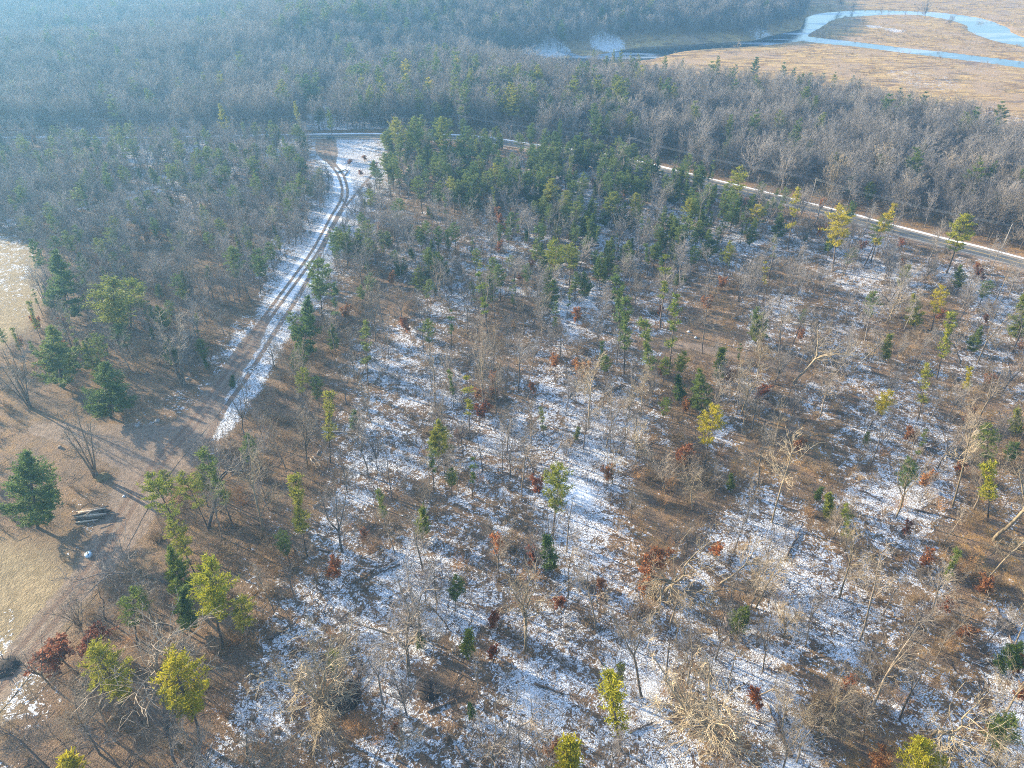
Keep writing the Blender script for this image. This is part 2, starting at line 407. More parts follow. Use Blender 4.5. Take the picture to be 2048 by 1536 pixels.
# ---------------------------------------------------------------- ground sheet, water, road
xs = np.unique(np.concatenate([np.arange(-380, 380.1, 2.5), np.arange(-1300, -380, 8), np.arange(388, 1301, 6), np.linspace(-3200, -1300, 24), np.linspace(1300, 3200, 24)]))
ys = np.unique(np.concatenate([np.linspace(-400, 20, 24), np.arange(20, 460, 2.5), np.arange(460, 1200, 4.5), np.arange(1200, 1600, 15), np.linspace(1600, 3600, 30)]))
GX, GY = np.meshgrid(xs, ys); gx, gy = GX.ravel(), GY.ravel(); gz = height(gx, gy)
i = np.arange(len(ys) - 1)[:, None] * len(xs) + np.arange(len(xs) - 1)[None, :]; i = i.ravel()
Q = np.stack([i, i + 1, i + 1 + len(xs), i + len(xs)], 1)
ground = mk('ground', np.stack([gx, gy, gz], 1), Q, (M_GROUND,), None, True); tag(ground, kind='structure')
add_attrs(ground.data, attrs(gx, gy, gz))

def ribbon(name, L, offs, lift, mat, sub=1):
    """a strip that follows the ground along polyline L, one row of vertices per offset"""
    L = np.asarray(L); d = np.gradient(L, axis=0); d /= np.linalg.norm(d, axis=1, keepdims=True); nrm = np.stack([-d[:, 1], d[:, 0]], 1)
    V = np.concatenate([L + nrm * o for o in offs]); z = height(V[:, 0], V[:, 1])
    n, k = len(L), len(offs)
    zc = z.reshape(k, n)
    if name == 'road': zc[:] = zc[k // 2][None, :] + 0.25 - 0.02 * np.abs(np.array(offs))[:, None]
    V3 = np.concatenate([V, (zc + lift).reshape(-1, 1)], 1)
    q = (np.arange(k - 1)[:, None] * n + np.arange(n - 1)[None, :]).ravel()
    F = np.stack([q, q + 1, q + 1 + n, q + n], 1)[:, ::-1]
    o = mk(name, V3, F, (mat,), None, True)
    add_attrs(o.data, {'across': np.repeat(np.array(offs), n), 'along': np.tile(np.cumsum(np.r_[0, np.linalg.norm(np.diff(L, axis=0), axis=1)]), k)})
    return o, V3

def road_material():
    g = NT('asphalt'); P = g.pos(); ac = g.attr('across'); al = g.attr('along'); n = g.noise(P, .8, 4, .65); nf = g.noise(P, 6, 2, .6)
    c = g.mix(n, (.085, .083, .082), (.15, .145, .14)); c = g.mix(g.step(nf, .4, .7), c, (.17, .165, .16))
    tr = g.math('ABSOLUTE', g.math('SUBTRACT', g.math('ABSOLUTE', ac), 1.8)); c = g.mix(g.math('MULTIPLY', g.step(tr, .5, 1.2), .35), c, (.20, .19, .175))
    aa = g.math('ABSOLUTE', ac)
    dbl = g.step(g.math('ABSOLUTE', g.math('SUBTRACT', aa, .13)), .09, .07)
    wear = g.step(g.noise(P, 1.5, 3, .6), .25, .4)
    c = g.mix(g.math('MULTIPLY', dbl, wear), c, (.62, .40, .10))
    edge = g.step(g.math('ABSOLUTE', g.math('SUBTRACT', aa, 3.45)), .12, .08)
    c = g.mix(g.math('MULTIPLY', edge, wear), c, (.66, .62, .54))
    sh = g.step(g.math('ADD', aa, g.math('MULTIPLY', g.math('SUBTRACT', n, .5), .5)), 3.75, 4.0)
    c = g.mix(sh, c, g.mix(nf, (.25, .17, .12), (.45, .34, .25)))
    return g.done(g.bsdf(c, .8, .3, g.bump(nf, .3, .02)))
M_ROAD = road_material()
road, _ = ribbon('road', ROAD, [-5.3, -3.7, -1.8, 0, 1.8, 3.7, 4.9], 0.02, M_ROAD); tag(road, kind='structure')
M_SNOW = plain('ploughed_snow', (.84, .87, .92), .6, .3, .06, 1.5)
# ploughed snowbank along the far side
Lr = ROAD[::1]; dd_ = np.gradient(Lr, axis=0); dd_ /= np.linalg.norm(dd_, axis=1, keepdims=True); nr = np.stack([-dd_[:, 1], dd_[:, 0]], 1)
V = []; k = 0
for o_, hh in ((5.1, .0), (5.35, .22), (5.7, .3), (6.0, .2), (6.3, -.05)):
    w = (vnoise(Lr[:, 0] / 5, Lr[:, 1] / 5, 20 + k) - .5) * .5; k += 1
    p = Lr + nr * (o_ + w)[:, None]; zz = height(p[:, 0], p[:, 1]) + .12 + hh * (0.5 + vnoise(Lr[:, 0] / 3, Lr[:, 1] / 3, 31 + k))
    V.append(np.concatenate([p, zz[:, None]], 1))
n = len(Lr); q = (np.arange(4)[:, None] * n + np.arange(n - 1)[None, :]).ravel()
sb = mk('snowbank', np.concatenate(V), np.stack([q, q + 1, q + 1 + n, q + n], 1)[:, ::-1], (M_SNOW,), None, True)
tag(sb, kind='structure')

def water_material():
    g = NT('river_water'); P = g.pos(); n = g.noise(g.scale(P, (1, .5, 1)), .25, 3, .6); ice = g.step(g.noise(g.scale(P, (.3, 1, 1)), .03, 3, .6), .50, .58)
    c = g.mix(g.math('MULTIPLY', ice, .6), (.015, .03, .05), (.55, .62, .70))
    return g.done(g.bsdf(c, g.mix(ice, (.10, .10, .10), (.3, .3, .3)), .9, g.bump(n, .08, .3)))
wx0, wx1, wy0, wy1 = -80, 1500, 480, 1700
river = mk('river_water', [(wx0, wy0, WATER_Z), (wx1, wy0, WATER_Z), (wx1, wy1, WATER_Z), (wx0, wy1, WATER_Z)], np.array([[0, 1, 2, 3]]), (water_material(),))
tag(river, kind='structure')
for nm, L, offs in (('dirt_track', PATH, np.linspace(-4.5, 4.5, 10)), ('side_track', SIDE, np.linspace(-3, 3, 7))):
    o, V3 = ribbon(nm, L, list(offs), 0.05, M_GROUND); tag(o, kind='structure')
    A = attrs(V3[:, 0], V3[:, 1], V3[:, 2]); add_attrs(o.data, A)

# ---------------------------------------------------------------- tree builders
def chain(p, d, length, r0, r1, k, wander, lift, out, rs):
    pts = [np.array(p, float)]; d = np.array(d, float); dirs = [d]
    for i in range(k):
        d = d + rs.normal(0, wander, 3) + np.array([0, 0, lift]); d /= np.linalg.norm(d)
        pts.append(pts[-1] + d * length / k); dirs.append(d)
    rr = np.linspace(r0, r1, k + 1)
    for i in range(k): out.append(np.r_[pts[i], pts[i + 1], rr[i], rr[i + 1]])
    return pts, dirs, rr

def side_dir(d, ang, rs, az=None):
    az = rs.uniform(0, 2 * math.pi) if az is None else az
    u = np.cross(d, (0, 0, 1) if abs(d[2]) < .95 else (1, 0, 0)); u /= np.linalg.norm(u); w = np.cross(d, u)
    v = d * math.cos(ang) + (u * math.cos(az) + w * math.sin(az)) * math.sin(ang)
    return v / np.linalg.norm(v)

def bare_tree(seed, h=15.0, r=.19, fork=.5, leaders=2, limbs=9, spread=.75, twigs=5, wander=.08, style='forest', thick=1.0):
    rs = np.random.RandomState(seed); trunk = []; fine = []
    stems = []
    if style == 'vase':                     # several stems from the base, fanning out
        for k in range(leaders):
            a = 2 * math.pi * k / leaders + rs.uniform(-.4, .4); d = side_dir(np.array([0, 0, 1.]), rs.uniform(.10, .26), rs, a)
            stems.append(chain((math.cos(a) * .2, math.sin(a) * .2, -.2), d, h * rs.uniform(.8, .98), r * rs.uniform(.7, 1), .03, 9, wander * .5, .01, trunk, rs))
        first = .35
    else:
        base = chain((0, 0, -.3), (0, 0, 1), h * fork + .3, r, r * .68, 6, wander * .5, .03, trunk, rs)
        for k in range(leaders):
            ang = rs.uniform(.12, .42) if leaders > 1 else .05
            stems.append(chain(base[0][-1], side_dir(base[1][-1], ang, rs, 2 * math.pi * k / leaders + rs.uniform(-.5, .5)), h * (1 - fork) * rs.uniform(.8, 1.05), r * .62, .025, 7, wander, .05, trunk, rs))
        first = 0.0
        for k in range(max(1, limbs // 4)):   # a few low limbs on the bole
            i = rs.randint(3, 6); stems.append(chain(base[0][i], side_dir(base[1][i], rs.uniform(.8, 1.2), rs), h * rs.uniform(.12, .24), r * .25, .015, 4, .12, .12, fine, rs))
    tops = []
    for pts, dirs, rr in stems:
        L = sum(np.linalg.norm(pts[i + 1] - pts[i]) for i in range(len(pts) - 1))
        for j in range(limbs):
            t = first + (1 - first) * (j + rs.uniform(0, 1)) / limbs; i = min(int(t * (len(pts) - 1)), len(pts) - 2); f = t * (len(pts) - 1) - i
            p = pts[i] * (1 - f) + pts[i + 1] * f
            ln = h * rs.uniform(.17, .34) * spread * (1.25 - .75 * t); rb = max(.018, rr[i] * .42)
            lp, ld, lr = chain(p, side_dir(dirs[i + 1], rs.uniform(.5, 1.0) * (1.1 - .3 * t), rs), ln, rb * thick, .012 * thick, 5, .16, .09, fine, rs)
            for q in range(twigs):
                ii = rs.randint(1, 6); sp, sd, _ = chain(lp[min(ii, 5)], side_dir(ld[min(ii, 5)], rs.uniform(.4, .9), rs), ln * rs.uniform(.3, .65), .019 * thick, .011 * thick, 3, .18, .08, fine, rs)
                for w in range(4):
                    chain(sp[rs.randint(1, 4)], side_dir(sd[1], rs.uniform(.3, .9), rs), ln * rs.uniform(.18, .38), .014 * thick, .008 * thick, 2, .2, .08, fine, rs)
                    if w == 0: tops.append(sp[-1])
    return trunk, fine, tops

def trunk_mesh(trunk, n=6): return segs_mesh(np.array(trunk), n)

def needle_clumps(C, rs, per=9, ln=.42, wd=.075, up=.35):
    C = np.asarray(C); N = len(C) * per
    c = np.repeat(C, per, 0) + rs.normal(0, .10, (N, 3))
    d = rs.normal(0, 1, (N, 3)); d[:, 2] = np.abs(d[:, 2]) * .6 + up * .6; d /= np.linalg.norm(d, axis=1, keepdims=True)
    s = np.cross(d, rs.normal(0, 1, (N, 3))); s /= np.linalg.norm(s, axis=1, keepdims=True) + 1e-6
    L = ln * rs.uniform(.6, 1.2, (N, 1)); W = wd * rs.uniform(.7, 1.3, (N, 1))
    V = np.stack([c - s * W * .5, c + s * W * .5, c + d * L + s * W * .35, c + d * L - s * W * .35], 1).reshape(-1, 3)
    b = np.arange(N)[:, None] * 4
    return V, b + np.array([[0, 1, 2, 3]])

def pine_tree(seed, h=15., cb=.4, rad=2.6, shape='oval', gaps=.0, r=.17, whorl=.62, per=8, dens=1.0, lean_side=0.0):
    rs = np.random.RandomState(seed); trunk = []; br = []
    pts, dirs, rr = chain((0, 0, -.3), (0, 0, 1), h + .3, r, .02, 12, .02, .02, trunk, rs)
    P = np.array(pts); C = []
    z = h * cb
    while z < h * .99:
        t = (z - h * cb) / (h * (1 - cb))
        if shape == 'cone': prof = (1 - t) ** .8 * (.55 + .45 * min(1, t * 5))
        elif shape == 'oval': prof = max(.12, math.sin(math.pi * min(1, (t * .86 + .12)))) ** .7
        elif shape == 'flag': prof = (.35 + .65 * math.sin(math.pi * min(1, t * .8 + .2)) ** .5) * (1 - .5 * t)
        else: prof = .55 + .3 * math.sin(t * 9 + seed)
        if rs.rand() > gaps or t > .9:
            c0 = np.array([np.interp(z, P[:, 2], P[:, 0]), np.interp(z, P[:, 2], P[:, 1]), z])
            for k in range(rs.randint(4, 7)):
                a = rs.uniform(0, 2 * math.pi); L = rad * prof * rs.uniform(.55, 1.25)
                if rs.rand() < gaps * .6: continue
                if L < .25: L = .25
                rise = rs.uniform(.05, .45) + .5 * t
                d = np.array([math.cos(a), math.sin(a), rise]); d /= np.linalg.norm(d)
                e = c0 + d * L + np.array([0, 0, .12 * L]); br.append(np.r_[c0, e, .035, .012])
                m = max(2, int(L * 3.4 * dens))
                for q in range(m):
                    f = .28 + .72 * (q + rs.rand()) / m
                    lat = rs.normal(0, .16 * L * (1.15 - f) + .10)
                    C.append(c0 + d * L * f + np.array([-math.sin(a), math.cos(a), 0]) * lat + np.array([0, 0, .10 * L * f * f + rs.normal(0, .07)]))
        z += whorl * rs.uniform(.7, 1.3)
    C.append(P[-1]); C.append(P[-1] - np.array([0, 0, .3]))
    if cb > .3:
        for k in range(8):                   # dead stubs under the crown
            zz = h * rs.uniform(.15, cb); a = rs.uniform(0, 6.28); c0 = np.array([np.interp(zz, P[:, 2], P[:, 0]), np.interp(zz, P[:, 2], P[:, 1]), zz])
            trunk.append(np.r_[c0, c0 + np.array([math.cos(a), math.sin(a), .1]) * rs.uniform(.4, 1.3), .022, .01])
    trunk += br
    return trunk, C

SRC = {}                                   # kind -> list of (part meshes dict, nominal height)
def reg(kind, parts, h): SRC.setdefault(kind, []).append((parts, h))
def mesh_only(name, V, F, mat, sm=True):
    o = mk(name, V, F, (mat,), None, sm, link=False); return o.data

def bare_variant(kind, **kw):
    tr, fi, tops = bare_tree(**kw); V, F = trunk_mesh(tr, 6); V2, F2 = segs_mesh(np.array(fi), 3)
    reg(kind, {'trunk': mesh_only('trunk', V, F, M_BARK), 'branches': mesh_only('branches', V2, F2, M_TWIG)}, kw['h'])
for s in range(6): bare_variant('bare', seed=10 + s, h=15, r=.17 + .01 * s, fork=[.45, .55, .35, .6, .5, .3][s], leaders=[2, 2, 3, 1, 2, 3][s], limbs=[9, 8, 7, 13, 9, 8][s], spread=[.7, .6, .85, .7, .9, .8][s], wander=[.07, .05, .1, .05, .12, .1][s])
for s in range(3): bare_variant('slim', seed=30 + s, h=13, r=.10, fork=.62, leaders=1, limbs=9, spread=.5, twigs=3, wander=.05)
for s in range(2): bare_variant('vase', seed=40 + s, h=13, r=.16, leaders=5 + s, limbs=9, spread=.6, twigs=5, wander=.06, style='vase')
for s in range(2): bare_variant('broom', seed=50 + s, h=13, r=.16, fork=.28, leaders=7, limbs=9, spread=.62, twigs=5, wander=.08)
for s in range(3): bare_variant('dense', seed=60 + s, h=17, r=.2, fork=.42, leaders=3, limbs=9, spread=.85, twigs=6, wander=.08, thick=1.5)
for s in range(2): bare_variant('snag', seed=70 + s, h=9, r=.17, fork=.8, leaders=1, limbs=3, spread=.5, twigs=1, wander=.05)
for s in range(2): bare_variant('twisty', seed=80 + s, h=14, r=.22, fork=.45, leaders=3, limbs=7, spread=.95, twigs=4, wander=.22, thick=1.25)

def pine_variant(kind, **kw):
    tr, C = pine_tree(**{k: v for k, v in kw.items() if k not in ('ln', 'wd')}); rs = np.random.RandomState(kw['seed'])
    V, F = trunk_mesh(tr, 5); V2, F2 = needle_clumps(C, rs, per=kw.get('per', 8), ln=kw.get('ln', .42), wd=kw.get('wd', .085))
    reg(kind, {'trunk': mesh_only('trunk', V, F, M_PINEBARK), 'crown': mesh_only('crown', V2, F2, M_NEEDLE, False)}, kw['h'])
for s in range(3): pine_variant('fullpine', seed=100 + s, h=13, cb=.10, rad=3.6, shape='cone', per=10, dens=1.3)
for s in range(3): pine_variant('pine', seed=110 + s, h=15, cb=.42, rad=2.5, shape='oval', gaps=.08, per=9)
for s in range(3): pine_variant('leggy', seed=120 + s, h=15, cb=.38, rad=1.35, shape='col', gaps=.28, per=9, r=.13)
for s in range(3): pine_variant('bigpine', seed=130 + s, h=22, cb=.38, rad=4.2, shape='flag', gaps=.12, r=.28, whorl=1.0, per=10, dens=1.0, ln=.55, wd=.12)
for s in range(2): pine_variant('youngpine', seed=140 + s, h=5, cb=.12, rad=1.2, shape='cone', gaps=.1, r=.07, whorl=.35, per=8)

def oak_variant(kind, seed, h, lead, leafs):
    tr, fi, tops = bare_tree(seed, h, .10, .35, lead, 8, .85, 5, .1); rs = np.random.RandomState(seed)
    V, F = trunk_mesh(tr, 5); V2, F2 = segs_mesh(np.array(fi), 3)
    T = np.array([f[3:6] for f in fi]); T = T[rs.choice(len(T), min(len(T), leafs), replace=False)]
    V3, F3 = needle_clumps(T, rs, per=4, ln=.24, wd=.17, up=-.2)
    reg(kind, {'trunk': mesh_only('trunk', V, F, M_BARK), 'branches': mesh_only('branches', V2, F2, M_BRUSH), 'leaves': mesh_only('leaves', V3, F3, M_OAKLEAF, False)}, h)
for s in range(3): oak_variant('oak', 150 + s, 6, 3, 700)

def shrub_variant(kind, seed, h, stems, spread):
    rs = np.random.RandomState(seed); S = []
    for k in range(stems):
        a = rs.uniform(0, 6.28); r0 = rs.uniform(0, .25 * h) ; d = np.array([math.cos(a) * rs.uniform(.1, spread), math.sin(a) * rs.uniform(.1, spread), 1.]); d /= np.linalg.norm(d)
        pts, dirs, _ = chain((math.cos(a) * r0, math.sin(a) * r0, -.05), d, h * rs.uniform(.6, 1.05), .022, .009, 4, .12, .03, S, rs)
        for q in range(5):
            i = rs.randint(1, 5); sp, sd, _ = chain(pts[i], side_dir(dirs[i], rs.uniform(.4, .9), rs), h * rs.uniform(.2, .4), .012, .007, 2, .15, .05, S, rs)
            for w in range(2): chain(sp[1], side_dir(sd[1], rs.uniform(.4, .9), rs), h * rs.uniform(.12, .22), .008, .005, 1, .1, .05, S, rs)
    V, F = segs_mesh(np.array(S), 3); reg(kind, {'twigs': mesh_only('twigs', V, F, M_BRUSH)}, h)
for s in range(3): shrub_variant('shrub', 160 + s, 3.2, 26, .7)
for s in range(2): shrub_variant('weed', 170 + s, 1.3, 16, .8)

def debris_variant(seed):
    rs = np.random.RandomState(seed); S = []
    for k in range(rs.randint(5, 10)):
        a = rs.uniform(0, 6.28) if k % 3 else rs.normal(.3, .3); L = rs.uniform(.8, 3.2); r0 = rs.uniform(.02, .05)
        p = np.array([rs.normal(0, 1.3), rs.normal(0, 1.3), rs.uniform(.03, .22)]); d = np.array([math.cos(a), math.sin(a), rs.normal(0, .05)])
        pts, dirs, _ = chain(p, d, L, r0, r0 * .4, 3, .12, -.0, S, rs)
        for q in range(3):
            i = rs.randint(1, 4); chain(pts[i], side_dir(dirs[i], rs.uniform(.4, .8), rs), L * rs.uniform(.2, .45), r0 * .45, .01, 2, .1, 0, S, rs)
    S = np.array(S); S[:, 2] = np.clip(S[:, 2], .02, .5); S[:, 5] = np.clip(S[:, 5], .02, .5)
    V, F = segs_mesh(S, 3); reg('debris', {'sticks': mesh_only('sticks', V, F, M_LOG)}, 1.0)
for s in range(5): debris_variant(180 + s)

# ---------------------------------------------------------------- placing individual things
BACKREF = {}                               # (kind, variant) -> first linked part objects, used as sources by the woodland masses
CATNAME = {'bare': ('bare_tree', 'bare tree'), 'slim': ('bare_tree', 'bare tree'), 'vase': ('bare_tree', 'bare tree'), 'broom': ('bare_tree', 'bare tree'), 'dense': ('bare_tree', 'bare tree'),
           'snag': ('dead_tree', 'dead tree'), 'twisty': ('bare_tree', 'bare tree'), 'fullpine': ('pine_tree', 'pine tree'), 'pine': ('pine_tree', 'pine tree'), 'leggy': ('pine_tree', 'pine tree'),
           'bigpine': ('pine_tree', 'pine tree'), 'youngpine': ('pine_tree', 'pine tree'), 'oak': ('oak_sapling', 'oak tree'), 'shrub': ('shrub', 'shrub')}
THINGS = []
def plant(kind, x, y, h, wide=1.0, lean=(0, 0), rz=None, var=None, tint=None, label=None, group=None, z=None):
    vs = SRC[kind]; var = rng.integers(len(vs)) if var is None else var % len(vs); parts, h0 = vs[var]
    z = hz(x, y) if z is None else z
    name, cat = CATNAME[kind]
    rz = rng.uniform(0, 6.28) if rz is None else rz
    k = h / h0; sc = (k * wide, k * wide, k)
    # lean: small tilt towards (lx, ly) metres at the top
    from mathutils import Matrix, Vector, Euler
    up = Vector((lean[0], lean[1], h)).normalized(); q = Vector((0, 0, 1)).rotation_difference(up)
    rot = (q.to_matrix() @ Euler((0, 0, rz)).to_matrix()).to_euler()
    if len(parts) == 1:
        o = bpy.data.objects.new(name, list(parts.values())[0]); col.objects.link(o); ch = [o]; root = o
    else:
        root = empty(name); ch = []
        for pn, me in parts.items():
            c = bpy.data.objects.new(pn, me); col.objects.link(c); c.parent = root; ch.append(c)
    root.location = (x, y, z); root.rotation_euler = rot; root.scale = sc
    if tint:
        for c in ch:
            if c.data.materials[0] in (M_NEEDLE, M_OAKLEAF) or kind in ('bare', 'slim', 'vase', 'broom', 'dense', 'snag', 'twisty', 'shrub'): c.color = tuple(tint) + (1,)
    BACKREF.setdefault((kind, var), ch)
    tag(root, label, cat, group)
    px, py, zc = proj(x, y, z); tpx, tpy, _ = proj(x + lean[0], y + lean[1], z + h)
    THINGS.append(dict(o=root, kind=kind, x=x, y=y, h=h, px=float(px), py=float(py), tpx=float(tpx), tpy=float(tpy), label=label, tint=tint))
    return root

def solve_top(bx, by, tx, ty):             # base and top pixels -> position, height, sideways lean
    x, y, z = at(bx, by)
    a = (CY - ty) / FPX                    # (y st + (Z-H) ct) = a (y ct - (Z-H) st)
    Zr = (a * y * ct - y * st) / (ct + a * st); zt = Zr + CAM_H; h = max(1.0, zt - z)
    zc = y * ct - Zr * st; xt = (tx - CX) / FPX * zc
    return x, y, z, h, xt - x
def pt(kind, b, t, w=1.0, tint=None, label=None, var=None, rz=None, hcap=24, lmax=.30):
    x, y, z, h, lx = solve_top(b[0], b[1], t[0], t[1]); h = min(h, hcap); w *= (1.3 if kind == 'leggy' or t[1] < 560 else (1.0 if b[0] > 260 else 1.2)) if ('pine' in kind or kind == 'leggy') else 1.15; lx = max(-lmax * h, min(lmax * h, lx))
    return plant(kind, x, y, h, w, (lx, 0), rz, var, tint, label, z=z)
def by_top(kind, t, h, w=1.0, tint=None, label=None):   # a crown top seen over other trees
    z0 = 0.0
    for _ in range(5):
        x, y = flat(t[0], t[1], z0 + h); z0 = hz(x, y)
    return plant(kind, x, y, h, w, (0, 0), None, None, tint, label, z=z0)

YEL_LIT = (2.6, 1.75, .55); YG = (1.6, 1.3, .75); OLV = (1.35, 1.15, .9); DK = (.75, .85, 1.0); GOLD = (3.4, 2.0, .8)  # pine tints: yellow of sunlit crowns and dark of shaded ones put into needle colour
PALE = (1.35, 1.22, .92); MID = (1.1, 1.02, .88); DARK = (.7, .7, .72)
LM = []                                    # landmarks: phrase, pixel
def lm(phrase, px, py): LM.append((phrase, px, py))

